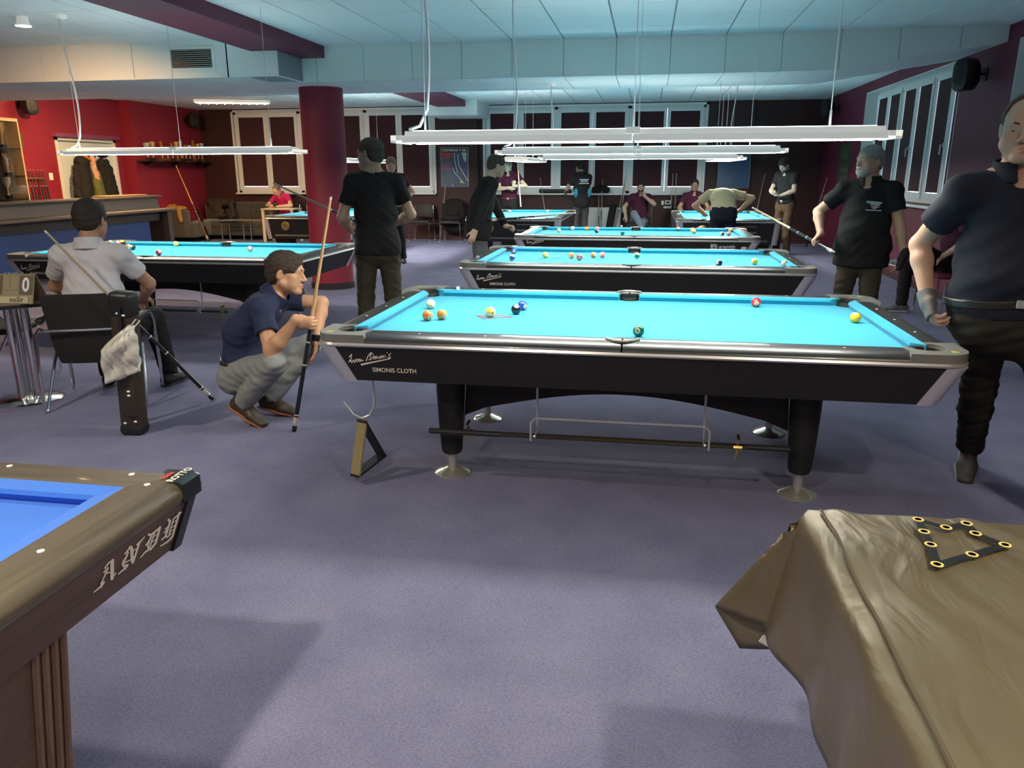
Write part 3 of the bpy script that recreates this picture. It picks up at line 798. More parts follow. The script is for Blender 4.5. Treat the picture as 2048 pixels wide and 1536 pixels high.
# racking outlines (thin flat templates)
def template(name, label, pts, wid, m, dots=None, md=None):
    t = thing(name, label, 'rack template', tuple(pts[0]))
    o = Vector(pts[0]); q = [Vector(p) - o for p in pts]; mb = MB()
    for a, b in zip(q, q[1:] + q[:1]):
        d = (b - a); d.z = 0; d.normalize(); nn = Vector((-d.y, d.x, 0)) * wid / 2; dd = d * wid / 2
        rings = [[a - dd + nn, a - dd - nn, a - dd - nn + Vector((0, 0, .0012)), a - dd + nn + Vector((0, 0, .0012))], [b + dd + nn, b + dd - nn, b + dd - nn + Vector((0, 0, .0012)), b + dd + nn + Vector((0, 0, .0012))]]
        mb.loft(rings)
    link('outline_strip', mb, m, t)
    if dots:
        for k, p in enumerate(dots):
            p = Vector(p) - o
            link('yellow_mark', MB().lathe([(.0115, .0022), (.0115, .0012), (.007, .0012), (.007, .0022)], 14, tuple(p)), md, t)
    return t
tp = [px_on(x, y, 2, ZB + .001) for x, y in ((1024, 634), (971, 628), (976, 632), (955, 631.5), (968, 637))]
template('rack_template', 'red arrow shaped rack outline lying on the cyan cloth', tp, .011, mat('template_red', (.42, .015, .02), .5))
tp = [px_on(x, y, 2, ZB + .001) for x, y in ((1129, 517), (1084, 515.5), (1079, 518.5))]
template('rack_template', 'dark rack outline lying on the middle parallel table', tp, .008, mat('template_dark', (.02, .06, .08), .5))

def chalk(label, x, y, key=(.10, .16, .30)):
    p = px_on(x, y, 2, ZR + .012)
    t = thing('chalk_cube', label, 'chalk', (p.x, p.y, ZR + .0002), .3)
    link('paper_wrap', rbox((0, 0, .011), (.022, .022, .022), .002, 1), mat('chalk_wrap', (.55, .55, .56), .7), t)
    link('chalk_face', MB().lathe([(.0085, .0221), (.0085, .0228), (.0005, .0222)], 12), mat('chalk_face', key, .9), t)
chalk('chalk cube on the rail at the far corner of the long table', 916, 576)
chalk('chalk cube on the far rail of the table with the swirl logo', 1243, 452)
chalk('chalk cube on the left rail of the middle parallel table', 955, 514)
# ------------------------------------------------------------------ people: smooth-blended fields turned into one surface
class SDF:
    def __init__(s): s.p = []
    def cone(s, a, b, ra, rb, k=.03, lat=None, q=1.0, capa=False, capb=False, sub=False):
        s.p.append(('c', np.array(a, float), np.array(b, float), ra, rb, k, None if lat is None else np.array(lat, float), q, capa, capb, sub)); return s
    def ell(s, c, r, R=None, k=.03, sub=False):
        s.p.append(('e', np.array(c, float), np.array(r, float), np.eye(3) if R is None else np.array(R, float), k, sub)); return s
    def cut(s, p, n): s.p.append(('x', np.array(p, float), np.array(n, float) / np.linalg.norm(n))); return s
    def box(s, pr):
        if pr[0] == 'c':
            m = max(pr[3], pr[4]) * max(1, pr[7]); return np.minimum(pr[1], pr[2]) - m, np.maximum(pr[1], pr[2]) + m
        m = pr[2].max(); return pr[1] - m, pr[1] + m
    def mesh(s, name, h, noise=None, seed=0):
        adds = [p for p in s.p if p[0] in 'ce' and not p[-1]]
        lo = np.min([s.box(p)[0] for p in adds], 0) - 3 * h; hi = np.max([s.box(p)[1] for p in adds], 0) + 3 * h
        n = np.ceil((hi - lo) / h).astype(int) + 1
        F = np.full(n, .3, np.float32)
        ax = [(lo[i] + h * np.arange(n[i])).astype(np.float32) for i in range(3)]
        for p in s.p:
            if p[0] == 'x':
                d = ((ax[0] - p[1][0]) * p[2][0])[:, None, None] + ((ax[1] - p[1][1]) * p[2][1])[None, :, None] + ((ax[2] - p[1][2]) * p[2][2])[None, None, :]
                np.maximum(F, d, out=F); continue
            k = p[5] if p[0] == 'c' else p[4]
            a, b = s.box(p); mg = k + 2.5 * h
            i0 = np.clip(np.floor((a - mg - lo) / h).astype(int), 0, n - 1); i1 = np.clip(np.ceil((b + mg - lo) / h).astype(int) + 1, 1, n)
            sl = tuple(slice(i0[i], i1[i]) for i in range(3))
            X = ax[0][sl[0]][:, None, None]; Y = ax[1][sl[1]][None, :, None]; Z = ax[2][sl[2]][None, None, :]
            if p[0] == 'c':
                _, A, B, ra, rb, k, lat, q, ca, cb, sub = p
                ba = B - A; L = np.linalg.norm(ba) + 1e-9
                px, py, pz = X - A[0], Y - A[1], Z - A[2]
                tu = (px * ba[0] + py * ba[1] + pz * ba[2]) / (L * L); t = np.clip(tu, 0, 1)
                dx, dy, dz = px - t * ba[0], py - t * ba[1], pz - t * ba[2]
                if lat is not None and q != 1.0:
                    l = (dx * lat[0] + dy * lat[1] + dz * lat[2]) * (1 / q - 1)
                    dx, dy, dz = dx + l * lat[0], dy + l * lat[1], dz + l * lat[2]
                D = np.sqrt(dx * dx + dy * dy + dz * dz) - (ra + (rb - ra) * t)
                if cb: D = np.maximum(D, (tu - 1) * L)
                if ca: D = np.maximum(D, -tu * L)
            else:
                _, c, r, R, k, sub = p
                px, py, pz = X - c[0], Y - c[1], Z - c[2]
                u = [R[0, i] * px + R[1, i] * py + R[2, i] * pz for i in range(3)]
                k0 = np.sqrt(sum((u[i] / r[i]) ** 2 for i in range(3))) + 1e-9; k1 = np.sqrt(sum((u[i] / r[i] ** 2) ** 2 for i in range(3))) + 1e-9
                D = k0 * (k0 - 1) / k1
            G = F[sl]
            if sub:
                D = -D; hh = np.clip(.5 - .5 * (G - D) / k * -1, 0, 1) if False else np.clip(.5 + .5 * (G - D) / k, 0, 1)
                F[sl] = D + (G - D) * hh + k * hh * (1 - hh)
            else:
                hh = np.clip(.5 + .5 * (D - G) / k, 0, 1)
                F[sl] = D + (G - D) * hh - k * hh * (1 - hh)
        if noise:
            idx = np.nonzero(np.abs(F) < .03)
            P = np.stack([ax[i][idx[i]] for i in range(3)], -1).astype(np.float64)
            rg = np.random.RandomState(seed + 5); v = np.zeros(len(P))
            for amp, fr, dirv in noise:
                for _ in range(3):
                    d = np.array(dirv) if dirv is not None else np.zeros(3)
                    d = d + rg.normal(size=3) * (.35 if dirv is not None else 1); d /= np.linalg.norm(d)
                    w2 = rg.normal(size=3) * 9
                    v += amp * np.sin(P @ d * fr * rg.uniform(.7, 1.35) + rg.uniform(0, 6.3) + 1.1 * np.sin(P @ w2)) / 2.0
            F[idx] += v
        S = F < 0
        c8 = [S[i:n[0] - 1 + i, j:n[1] - 1 + j, k:n[2] - 1 + k] for i in (0, 1) for j in (0, 1) for k in (0, 1)]
        any_ = c8[0].copy(); all_ = c8[0].copy()
        for c in c8[1:]: any_ |= c; all_ &= c
        act = any_ & ~all_
        ci = np.nonzero(act); N = len(ci[0])
        idx = np.full(act.shape, -1, np.int32); idx[ci] = np.arange(N)
        offs = [(i, j, k) for i in (0, 1) for j in (0, 1) for k in (0, 1)]
        V = np.stack([F[ci[0] + o[0], ci[1] + o[1], ci[2] + o[2]] for o in offs], 1)
        acc = np.zeros((N, 3)); cnt = np.zeros(N)
        O = np.array(offs, float)
        for a in range(8):
            for b in range(a + 1, 8):
                if np.abs(O[a] - O[b]).sum() != 1: continue
                m = (V[:, a] < 0) != (V[:, b] < 0)
                t = V[m, a] / (V[m, a] - V[m, b])
                acc[m] += O[a] + t[:, None] * (O[b] - O[a]); cnt[m] += 1
        co = (np.stack(ci, 1) + acc / cnt[:, None]) * h + lo
        quads = []
        for axi in range(3):
            o1, o2 = (axi + 1) % 3, (axi + 2) % 3
            s0 = [slice(1, -1)] * 3; s1 = [slice(1, -1)] * 3
            s0[axi] = slice(0, -1); s1[axi] = slice(1, None)
            A = S[tuple(s0)]; B = S[tuple(s1)]
            e = np.nonzero(A != B); base = [e[0].copy(), e[1].copy(), e[2].copy()]
            base[o1] += 1; base[o2] += 1
            def cell(d1, d2):
                q = [base[0].copy(), base[1].copy(), base[2].copy()]; q[o1] -= d1; q[o2] -= d2
                return idx[q[0], q[1], q[2]]
            Q = np.stack([cell(1, 1), cell(0, 1), cell(0, 0), cell(1, 0)], 1)
            inside = A[e]
            Q[~inside] = Q[~inside][:, ::-1]
            quads.append(Q)
        Q = np.concatenate(quads)
        me = bpy.data.meshes.new(name)
        me.vertices.add(N); me.vertices.foreach_set('co', co.astype(np.float32).ravel())
        me.loops.add(len(Q) * 4); me.loops.foreach_set('vertex_index', Q.astype(np.int32).ravel())
        me.polygons.add(len(Q)); me.polygons.foreach_set('loop_start', np.arange(0, len(Q) * 4, 4, dtype=np.int32))
        me.update(calc_edges=True); me.validate(); me.shade_smooth()
        return me

def rotm(yaw=0, pitch=0, roll=0):
    """columns = right, forward, up; pitch>0 looks up, yaw>0 turns left, roll>0 leans right"""
    return np.array(Matrix.Rotation(yaw, 3, 'Z') @ Matrix.Rotation(pitch, 3, 'X') @ Matrix.Rotation(roll, 3, 'Y'))
def nz(v): v = np.array(v, float); return v / (np.linalg.norm(v) + 1e-9)
def ik(a, b, l1, l2, pole):
    a, b = np.array(a, float), np.array(b, float); d = b - a; L = np.linalg.norm(d)
    if L > (l1 + l2) * .999: b = a + d / L * (l1 + l2) * .999; d = b - a; L = np.linalg.norm(d)
    u = d / L; x = (l1 * l1 - l2 * l2 + L * L) / (2 * L); hgt = math.sqrt(max(0, l1 * l1 - x * x))
    p = np.array(pole, float); p = p - u * (p @ u); p = nz(p)
    return a + u * x + p * hgt, b
CURL = dict(relaxed=(.35, .45, .3), fist=(1.15, 1.45, .8), flat=(.08, .1, .08), hook=(.75, .9, .5))

def hand_prims(S, w, d, n, t, s, pose, r0=.0, thumb=None):
    d, n, t = nz(d), nz(n), nz(t); w = np.array(w, float)
    kn = w + d * .088 * s
    S.cone(w - d * .01 * s, w + d * .02 * s, .024 * s, .021 * s, .02, t, 1.25)
    S.cone(w + d * .025 * s, kn - d * .008 * s, .0165 * s, .0150 * s, .012, t, 2.45)
    S.ell(w + d * .035 * s + t * .026 * s + n * .010 * s, (.020 * s, .020 * s, .016 * s), k=.015)
    c = CURL[pose] if isinstance(pose, str) else pose
    for off, ln, ex in ((.030, .074, -.002), (.010, .083, .004), (-.0105, .077, .001), (-.030, .060, -.008)):
        p = kn + t * off * s + d * ex * s; ang = 0; r = .0092 * s
        for sg, cu, rr in ((.46, c[0], .0088), (.30, c[1], .0082), (.24, c[2], .0072)):
            ang += cu
            dv = d * math.cos(ang) + n * math.sin(ang) + t * off * .35 * (1 if ang < 1 else 0)
            dv = nz(dv); e = p + dv * ln * sg * s
            S.cone(p, e, r, rr * s, .004); p = e; r = rr * s
    b = w + d * .028 * s + t * .030 * s + n * .006 * s
    tv = thumb if thumb is not None else (.62, .55, .45)
    v1 = nz(d * tv[0] + t * tv[1] + n * tv[2]); m = b + v1 * .046 * s
    v2 = nz(d * (tv[0] + .25) + t * (tv[1] - .45) + n * (tv[2] + .15)); e = m + v2 * .033 * s
    S.cone(b, m, .0125 * s, .0108 * s, .01).cone(m, e, .0108 * s, .0088 * s, .005)

def head_prims(S, c, R, s, detail=True, jaw=1.0, fat=0.0):
    """R columns right / forward / up"""
    def P(x, y, z): return c + R @ (np.array((x, y, z)) * s)
    E = lambda p, r, k=.02, sub=False, R2=None: S.ell(P(*p), np.array(r) * s, R if R2 is None else R @ R2, k * s, sub)
    E((0, -.014, .036), (.0745, .095, .080))
    E((0, .020, -.030), (.060 + fat * .5, .071, .078), .03)
    E((0, .016, .042), (.060, .070, .048), .02)                     # forehead
    for q in (-1, 1):
        S.cone(P(q * .056, -.006, -.050), P(q * .018, .066, -.093), .022 * s * jaw + fat * .3, .019 * s, .025 * s)
        E((q * .043, .056, -.014), (.022, .022, .019), .02)
        E((q * .040, .050, -.048), (.024 + fat, .024, .028), .02)    # cheek
    E((0, .073, -.094), (.024, .017, .016), .02)
    S.cone(P(-.038, .082, .024), P(.038, .082, .024), .0115 * s, .0115 * s, .016 * s)
    if detail:
        for q in (-1, 1):
            E((q * .031, .094, .004), (.017, .013, .0105), .012, sub=True)
            S.cone(P(q * .017, .085, .010), P(q * .045, .076, .008), .0062 * s, .0060 * s, .006 * s)   # upper lid
            S.cone(P(q * .018, .084, -.005), P(q * .044, .076, -.004), .0050 * s, .0048 * s, .006 * s)
    S.cone(P(0, .086, .016), P(0, .109, -.026), .0082 * s, .0118 * s, .008 * s)
    for q in (-1, 1): E((q * .0125, .098, -.031), (.0085, .010, .008), .007)
    S.cone(P(-.021, .084, -.058), P(0, .0945, -.056), .0048 * s, .0066 * s, .006 * s).cone(P(0, .0945, -.056), P(.021, .084, -.058), .0066 * s, .0048 * s, .006 * s)
    S.cone(P(-.018, .083, -.068), P(0, .0925, -.0695), .0052 * s, .0076 * s, .006 * s).cone(P(0, .0925, -.0695), P(.018, .083, -.068), .0076 * s, .0052 * s, .006 * s)
    if detail: S.cone(P(-.020, .0935, -.0628), P(.020, .0935, -.0628), .0022 * s, .0022 * s, .003 * s, sub=True)
    for q in (-1, 1):
        R2 = rotm(0, -.25, 0) @ rotm(q * .35, 0, 0)
        E((q * .079, -.012, -.004), (.0085, .019, .031), .008, R2=R2)
        if detail: E((q * .088, -.008, .000), (.006, .010, .018), .006, sub=True, R2=R2)

def person(label, loc, rz, H=1.78, pelvis=(0, 0, None), lean=(4, 6), side=0.0, twist=0.0, head=(0, 0, 0), L=None, Rr=None, legL=None, legR=None, vox=.01,
           skin=(.62, .34, .20), shirt='shirt_black', pants='pants_dark', shoes='shoe_black', hair='hair_dark', hairstyle='short', bulk=0.0, sleeve=.60, long_sleeve=False, tucked=True,
           beard=None, collar=True, belt=True, fold=1.0, glasses=False, group=None, hs=1.0, detail=None, headfat=0.0, name='person', sole=None, legs=True, watch=None, glove=None, hemz=.115):
    s = H / 1.78
    detail = vox < .0085 if detail is None else detail
    root = thing(name, label, 'person', loc, rz, group)
    pz = pelvis[2] if pelvis[2] is not None else .925 * s
    p0 = np.array((pelvis[0], pelvis[1], pz))
    rd = math.radians
    up1 = np.array((math.sin(rd(side)), math.sin(rd(lean[0])), math.cos(rd(lean[0])))); up1 = nz(up1)
    up2 = nz((math.sin(rd(side)), math.sin(rd(lean[1])), math.cos(rd(lean[1]))))
    Rc = rotm(rd(twist), -rd(lean[1]), rd(side)); Rp = rotm(rd(twist) * .3, -rd(lean[0]) * .5, 0)
    wst = p0 + up1 * .17 * s; mid = p0 + up1 * .27 * s; neck = mid + up2 * .295 * s
    lat = Rc @ np.array((1., 0, 0)); fwd = Rc @ np.array((0, 1., 0)); latp = Rp @ np.array((1., 0, 0)); fwp = Rp @ np.array((0, 1., 0))
    shl = {q: neck + lat * q * (.178 + bulk * .3) * s - up2 * .050 * s for q in (-1, 1)}
    Rh = Rc @ rotm(rd(head[0]), rd(head[1]), rd(head[2])) if len(head) == 3 else rotm(*[rd(v) for v in head[:3]])
    nk1 = neck + (up2 * .055 + fwd * .012) * s
    hc = nk1 + (Rh @ np.array((0, .022, .118))) * s * hs
    hip = {q: p0 + latp * q * .088 * s for q in (-1, 1)}
    # limbs
    arms = {}
    for q, A in ((-1, L), (1, Rr)):
        A = dict(A or {})
        wr = np.array(A.get('w', (q * .27 * s, .06, pz - .10 * s)), float)
        pole = A.get('pole', (q * .5, -.8, -.2))
        el, wr = ik(shl[q], wr, .285 * s, .255 * s, pole)
        d = nz(A.get('d', wr - el)); n = np.array(A.get('n', (-q, 0, 0)), float); n = nz(n - d * (n @ d))
        t = np.cross(n, d) * q          # thumb side
        arms[q] = dict(el=el, wr=wr, d=d, n=n, t=t, pose=A.get('pose', 'relaxed'), thumb=A.get('thumb'))
    lg = {}
    for q, A in ((-1, legL), (1, legR)):
        A = dict(A or {})
        an = np.array(A.get('a', (q * .11 * s, 0, .085 * s)), float)
        kn, an = ik(hip[q], an, .43 * s, .42 * s, A.get('pole', (q * .12, 1, 0)))
        lg[q] = dict(kn=kn, an=an, yaw=rd(A.get('yaw', -q * 8)), pitch=rd(A.get('pitch', 0)))
    b = bulk
    # ---- body
    B = SDF()
    B.cone(p0 - up1 * .03 * s, p0 + up1 * .07 * s, .102 * s, .100 * s, .04, latp, 1.40)
    B.cone(p0 + up1 * .06 * s, mid, (.098 + b) * s, (.104 + b * .6) * s, .04, lat, 1.36)
    B.cone(mid, neck - up2 * .10 * s, (.106 + b * .5) * s, .098 * s, .04, lat, 1.42)
    if b > .02: B.ell(wst + fwd * .05 * s + up1 * .02, np.array((.13 + b, .09 + b, .12)) * s, Rc, .05)
    B.cone(shl[-1], shl[1], .056 * s, .056 * s, .05)
    B.cone(neck - up2 * .06 * s, nk1 + Rh @ np.array((0, -.012, .05)) * s, (.062 + headfat) * s, (.054 + headfat) * s, .03)
    for q in (-1, 1): B.cone(shl[q] + up2 * .015 * s, neck + up2 * .03 * s, .045 * s, .045 * s, .03)
    head_prims(B, hc, Rh, s * hs, detail, fat=headfat)
    for q in (-1, 1):
        a = arms[q]; el, wr = a['el'], a['wr']
        B.cone(shl[q], el, .052 * s + b * .1, .041 * s, .03)
        m1 = el + (wr - el) * .28
        B.cone(el, m1, .041 * s, .0435 * s, .02).cone(m1, wr, .0435 * s, .0265 * s, .02, a['t'], 1.08)
        hand_prims(B, wr, a['d'], a['n'], a['t'], s, a['pose'], thumb=a['thumb'])
    if legs:
        for q in (-1, 1):
            kn, an = lg[q]['kn'], lg[q]['an']
            B.cone(hip[q], kn, .085 * s, .055 * s, .04); c1 = kn + (an - kn) * .3
            B.cone(kn, c1, .054 * s, .056 * s, .02).cone(c1, an, .056 * s, .037 * s, .02)
            Rf = rotm(lg[q]['yaw'], -lg[q]['pitch'], 0)
            B.cone(an, an + Rf @ np.array((0, .075, -.05)) * s, .036 * s, .024 * s, .02)
    mskin = mat('skin_%d_%d' % (round(skin[0] * 100), round(skin[2] * 100)), skin, .5, spec=.35, noise=(14, .10), bump=(160, .06))
    bo = link('body', B.mesh('body', vox), mskin, root)
    if detail:      # lips by position
        me = bo.data; me.materials.append(mat('lips', (skin[0] * .93, skin[1] * .80, skin[2] * .84), .45))
        n_ = len(me.polygons); ce = np.zeros(n_ * 3); me.polygons.foreach_get('center', ce); ce = ce.reshape(-1, 3)
        loc_ = (ce - hc) @ Rh / (s * hs)
        lm = (np.abs(loc_[:, 0]) < .0225 - 1.2 * np.abs(loc_[:, 2] + .0628) * .4) & (loc_[:, 2] > -.0765) & (loc_[:, 2] < -.0505) & (loc_[:, 1] > .080)
        mi = lm.astype(np.int32); me.polygons.foreach_set('material_index', mi)
        for q in (-1, 1):
            e = hc + Rh @ np.array((q * .031, .0725, .0025)) * s * hs
            mb = MB().sphere(tuple(e), .0125 * s * hs, 16, 12)
            mo = mb.mesh('eye'); mo.materials.append(mat('eye_white', (.70, .66, .60), .25)); mo.materials.append(mat('iris', (.05, .04, .03), .2))
            for p in mo.polygons:
                v = nz(np.array(p.center) - e)
                if v @ (Rh @ np.array((0, 1., 0))) > .86: p.material_index = 1
            link('eye', mo, [], root)
            eb = [tuple(hc + Rh @ np.array((q * x, y, z)) * s * hs) for x, y, z in ((.014, .0945, .0245), (.030, .0925, .031), (.047, .079, .027))]
            link('eyebrow', MB().tube(eb, [.0035, .0042, .0025], 6), mat(hair, (.05, .03, .02), .7), root)
    # ---- hair
    mh = mat(hair, (.05, .03, .02), .75, bump=(70, .8), noise=(30, .35))
    sh = s * hs
    HP = lambda x, y, z: hc + Rh @ (np.array((x, y, z)) * sh)
    if hairstyle != 'bald':
        Hs = SDF()
        th = {'short': .014, 'crop': .009, 'thick': .020, 'side': .009}[hairstyle]
        Hs.ell(HP(0, -.016, .038), np.array((.0755 + th * .8, .096 + th, .081 + th)) * sh, Rh, .02 * sh)
        if hairstyle in ('short', 'thick'): Hs.ell(HP(0, .045, .088), np.array((.055, .040, .026 + th * .4)) * sh, Rh, .03 * sh)
        Hs.ell(HP(0, -.055, -.02), np.array((.062 + th * .5, .050 + th * .5, .060)) * sh, Rh, .03 * sh)
        fr = {'short': .062, 'crop': .040, 'thick': .066, 'side': .02}[hairstyle]
        if hairstyle == 'side': Hs.ell(HP(0, .085, .02), np.array((.085, .095, .125)) * sh, Rh, .01 * sh, sub=True)
        Hs.ell(HP(0, .128, -.03), np.array((.11, .075, .108)) * sh, Rh, .01 * sh, sub=True)       # face opening
        for q in (-1, 1):
            Hs.ell(HP(q * .088, .045, -.035), np.array((.035, .055, .065)) * sh, Rh, .01 * sh, sub=True)
            Hs.ell(HP(q * .088, -.008, -.022), np.array((.024, .026, .042)) * sh, Rh, .008 * sh, sub=True)
        Hs.cut(HP(0, 0, -.062), Rh @ np.array((0, .25, -1.)))
        nzp = [(.003 * sh, 120, None), (.002 * sh, 260, None)] if detail else None
        link('hair', Hs.mesh('hair', vox * .8, nzp, 3), mh, root)
    if beard:
        Bd = SDF()
        Bd.ell(HP(0, .052, -.075), np.array((.056, .047, .046)) * sh, Rh, .02 * sh)
        for q in (-1, 1): Bd.cone(HP(q * .066, .004, -.030), HP(q * .040, .052, -.070), .014 * sh, .022 * sh, .02 * sh)
        Bd.cone(HP(-.026, .088, -.045), HP(.026, .088, -.045), .007 * sh, .007 * sh, .01 * sh)
        Bd.ell(HP(0, .100, -.062), np.array((.020, .02, .008)) * sh, Rh, .006 * sh, sub=True)
        Bd.cut(HP(0, 0, -.03), Rh @ np.array((0, .25, 1.)))
        link('beard', Bd.mesh('beard', vox * .8), mat(beard, (.3, .29, .27), .8, bump=(90, .6)), root)
    if glasses:
        mb = MB()
        for q in (-1, 1):
            mb.tube([tuple(HP(q * .032 + .021 * math.cos(a), .101, .003 + .017 * math.sin(a))) for a in [2 * PI * k / 14 for k in range(14)]], .0018 * sh, 5, close=True)
            mb.tube([tuple(HP(q * .053, .098, .008)), tuple(HP(q * .079, .05, .010)), tuple(HP(q * .082, -.015, .008))], .0018 * sh, 5)
        mb.tube([tuple(HP(-.011, .102, .006)), tuple(HP(.011, .102, .006))], .0018 * sh, 5)
        link('glasses', mb, m_black, root)
    # ---- shirt
    T = SDF(); g = .013 * s
    hem = p0 + up1 * ((.005 if tucked else -hemz) * s)
    gu = .012 * s if not tucked else 0.0
    T.cone(hem, p0 + up1 * .07 * s, .108 * s + g + gu + b * .7, .105 * s + g + gu + b * .85, .04, latp, 1.40, capa=True)
    if not tucked:
        for q in (-1, 1): T.ell(hip[q] - fwp * .045 * s - up1 * .01 * s, np.array((.095, .088, .10)) * s, Rp, .04)
    T.cone(p0 + up1 * .06 * s, mid, (.102 + b) * s + g, (.106 + b * .6) * s + g, .04, lat, 1.36)
    T.cone(mid, neck - up2 * .10 * s, (.108 + b * .5) * s + g, .100 * s + g, .04, lat, 1.42)
    if b > .02: T.ell(wst + fwd * .055 * s + up1 * .01, np.array((.135 + b, .10 + b, .13)) * s, Rc, .05)
    T.cone(shl[-1], shl[1], .058 * s + g, .058 * s + g, .05)
    for q in (-1, 1):
        T.cone(shl[q] + up2 * .012 * s, neck + up2 * .015 * s, .046 * s + g * .6, .046 * s + g * .6, .03)
        a = arms[q]; el, wr = a['el'], a['wr']
        if long_sleeve:
            T.cone(shl[q], el, .064 * s, .056 * s, .03).cone(el, el + (wr - el) * .93, .056 * s, .042 * s, .02, capb=True)
        else:
            se = shl[q] + (el - shl[q]) * sleeve
            T.cone(shl[q], se, .066 * s + b * .12, .068 * s + b * .1, .03, capb=True)
    T.cone(hem - up1 * .20 * s, hem, .2, .2, .004, latp, 1.2, capa=True, capb=True, sub=True)
    nb = neck + up2 * .012 * s + fwd * .008 * s
    T.cone(neck - up2 * .05 * s, nk1 + up2 * .10 * s, (.064 + headfat) * s, (.064 + headfat) * s, .008, sub=True)
    T.ell(neck + fwd * .075 * s + up2 * .015 * s, np.array((.05, .05, .055)) * s, Rc, .01, sub=True)
    if not long_sleeve:
        for q in (-1, 1):
            a = arms[q]; v = nz(a['el'] - shl[q]); se = shl[q] + (a['el'] - shl[q]) * sleeve
            T.cone(se - v * .018 * s, se + v * .05 * s, .053 * s + b * .1, .055 * s + b * .1, .004, capa=True, sub=True)
    nsp = [(.0024 * fold, 34, (.5, .2, 1.)), (.0018 * fold, 95, (.6, .2, 1.))] if vox < .012 else [(.004 * fold, 30, None)]
    ms = _M.get(shirt) or fabric(shirt, (.02, .02, .025))
    so = link('shirt', T.mesh('shirt', vox, nsp, int(abs(loc[0]) * 10)), ms, root)
    if collar:
        K = SDF()
        K.cone(neck - up2 * .012 * s - fwd * .012 * s, nk1 + up2 * .012 * s - fwd * .022 * s, (.098 + headfat) * s, (.082 + headfat) * s, .01, capa=True, capb=True)
        K.cone(neck - up2 * .05 * s - fwd * .010 * s, nk1 + up2 * .06 * s - fwd * .016 * s, (.083 + headfat) * s, (.068 + headfat) * s, .003, sub=True)
        K.ell(neck + fwd * .092 * s + up2 * .03 * s, np.array((.026, .06, .085)) * s, Rc, .006, sub=True)
        link('collar', K.mesh('collar', min(vox, .005)), ms, so)
    # ---- trousers, belt, shoes
    if legs:
        mp_ = _M.get(pants) or fabric(pants, (.02, .018, .016))
        Q = SDF(); top = p0 + up1 * .085 * s
        gg = -.008 if not tucked else .006
        Q.cone(p0 - up1 * .03 * s, top, .108 * s + g + gg + b * (.8 if tucked else .4), .102 * s + g + gg + b * (.95 if tucked else .7), .04, latp, 1.40, capb=True)
        for q in (-1, 1):
            kn, an = lg[q]['kn'], lg[q]['an']
            Q.cone(hip[q], kn, .097 * s, .073 * s, .045)
            Q.ell(hip[q] - fwp * .045 * s - up1 * .02 * s, np.array((.085, .075, .09)) * s, Rp, .04)
            e = an + (an - kn) * .02
            c1 = kn + (an - kn) * .35
            Q.cone(kn, c1, .073 * s, .070 * s, .02).cone(c1, e, .070 * s, .060 * s, .02, capb=True)
        npz = [(.0022 * fold, 46, (.2, .2, 1.)), (.0020 * fold, 120, (.3, .1, 1.))] if vox < .012 else [(.004 * fold, 34, None)]
        link('trousers', Q.mesh('trousers', vox, npz, 11), mp_, root)
        if belt:
            Bt = SDF(); r_ = .106 * s + g + gg + b * .95 + .007
            Bt.cone(top - up1 * .10, top + up1 * .06, r_, r_, .01, latp, 1.40)
            Bt.cut(top + up1 * .004, up1); Bt.cut(top - up1 * .034, -up1)
            bt = link('belt', Bt.mesh('belt', vox), mat('belt_leather', (.02, .017, .014), .4), root)
            bc = top - up1 * .015 + fwp * (r_ + .004)
            link('buckle', rbox(tuple(bc), (.045, .008, .036), .003, 1), m_steel, bt)
        for q in (-1, 1):
            an = lg[q]['an']; Rf = rotm(lg[q]['yaw'], -lg[q]['pitch'], 0)
            F = lambda x, y, z: an + Rf @ (np.array((x, y, z)) * s)
            zs = -.082
            D = SDF()
            D.cone(F(0, -.045, -.045), F(0, .09, -.050), .036 * s, .034 * s, .02, Rf[:, 0], 1.1)
            D.cone(F(0, .09, -.052), F(0, .175, -.060), .034 * s, .026 * s, .02, Rf[:, 0], 1.45)
            D.cone(F(0, -.035, -.03), F(0, -.03, .005), .043 * s, .042 * s, .02)
            D.cone(F(0, .0, -.01), F(0, .10, -.045), .036 * s, .026 * s, .02)
            D.cut(F(0, 0, zs + .008), Rf @ np.array((0, 0, -1.))); D.cut(F(0, -.03, .012), Rf @ np.array((0, -.2, 1.)))
            mshoe = _M.get(shoes) or mat(shoes, (.015, .014, .013), .45)
            shv = min(vox, .009)
            sho = link('shoe', D.mesh('shoe', shv), mshoe, root)
            W_ = SDF()
            W_.cone(F(0, -.05, zs + .006), F(0, .08, zs + .006), .039 * s, .040 * s, .02, Rf[:, 0], 1.05).cone(F(0, .08, zs + .006), F(0, .175, zs + .006), .042 * s, .030 * s, .02, Rf[:, 0], 1.25)
            W_.cut(F(0, 0, zs + .014), Rf @ np.array((0, 0, 1.))); W_.cut(F(0, 0, zs - .003), Rf @ np.array((0, 0, -1.)))
            link('sole', W_.mesh('sole', min(vox, .007)), mat(sole or 'sole_dark', (.03, .028, .026), .6), sho)
            if detail:
                for i in range(3):
                    y0 = .045 + i * .022; z0 = .026 - i * .0165
                    link('lace', MB().tube([tuple(F(-.022, y0, z0 - .012)), tuple(F(0, y0 + .003, z0 + .002)), tuple(F(.022, y0, z0 - .012))], .0028, 5), mat('lace_' + shoes, (.16, .05, .03), .7), sho)
    root['_a'] = 0; del root['_a']
    return dict(root=root, arms=arms, lg=lg, hc=hc, Rh=Rh, neck=neck, p0=p0, Rc=Rc, mid=mid, s=s)
def W2L(loc, rz, p):
    d = np.array(p, float) - np.array(loc, float); c, s_ = math.cos(-rz), math.sin(-rz)
    return np.array((c * d[0] - s_ * d[1], s_ * d[0] + c * d[1], d[2]))
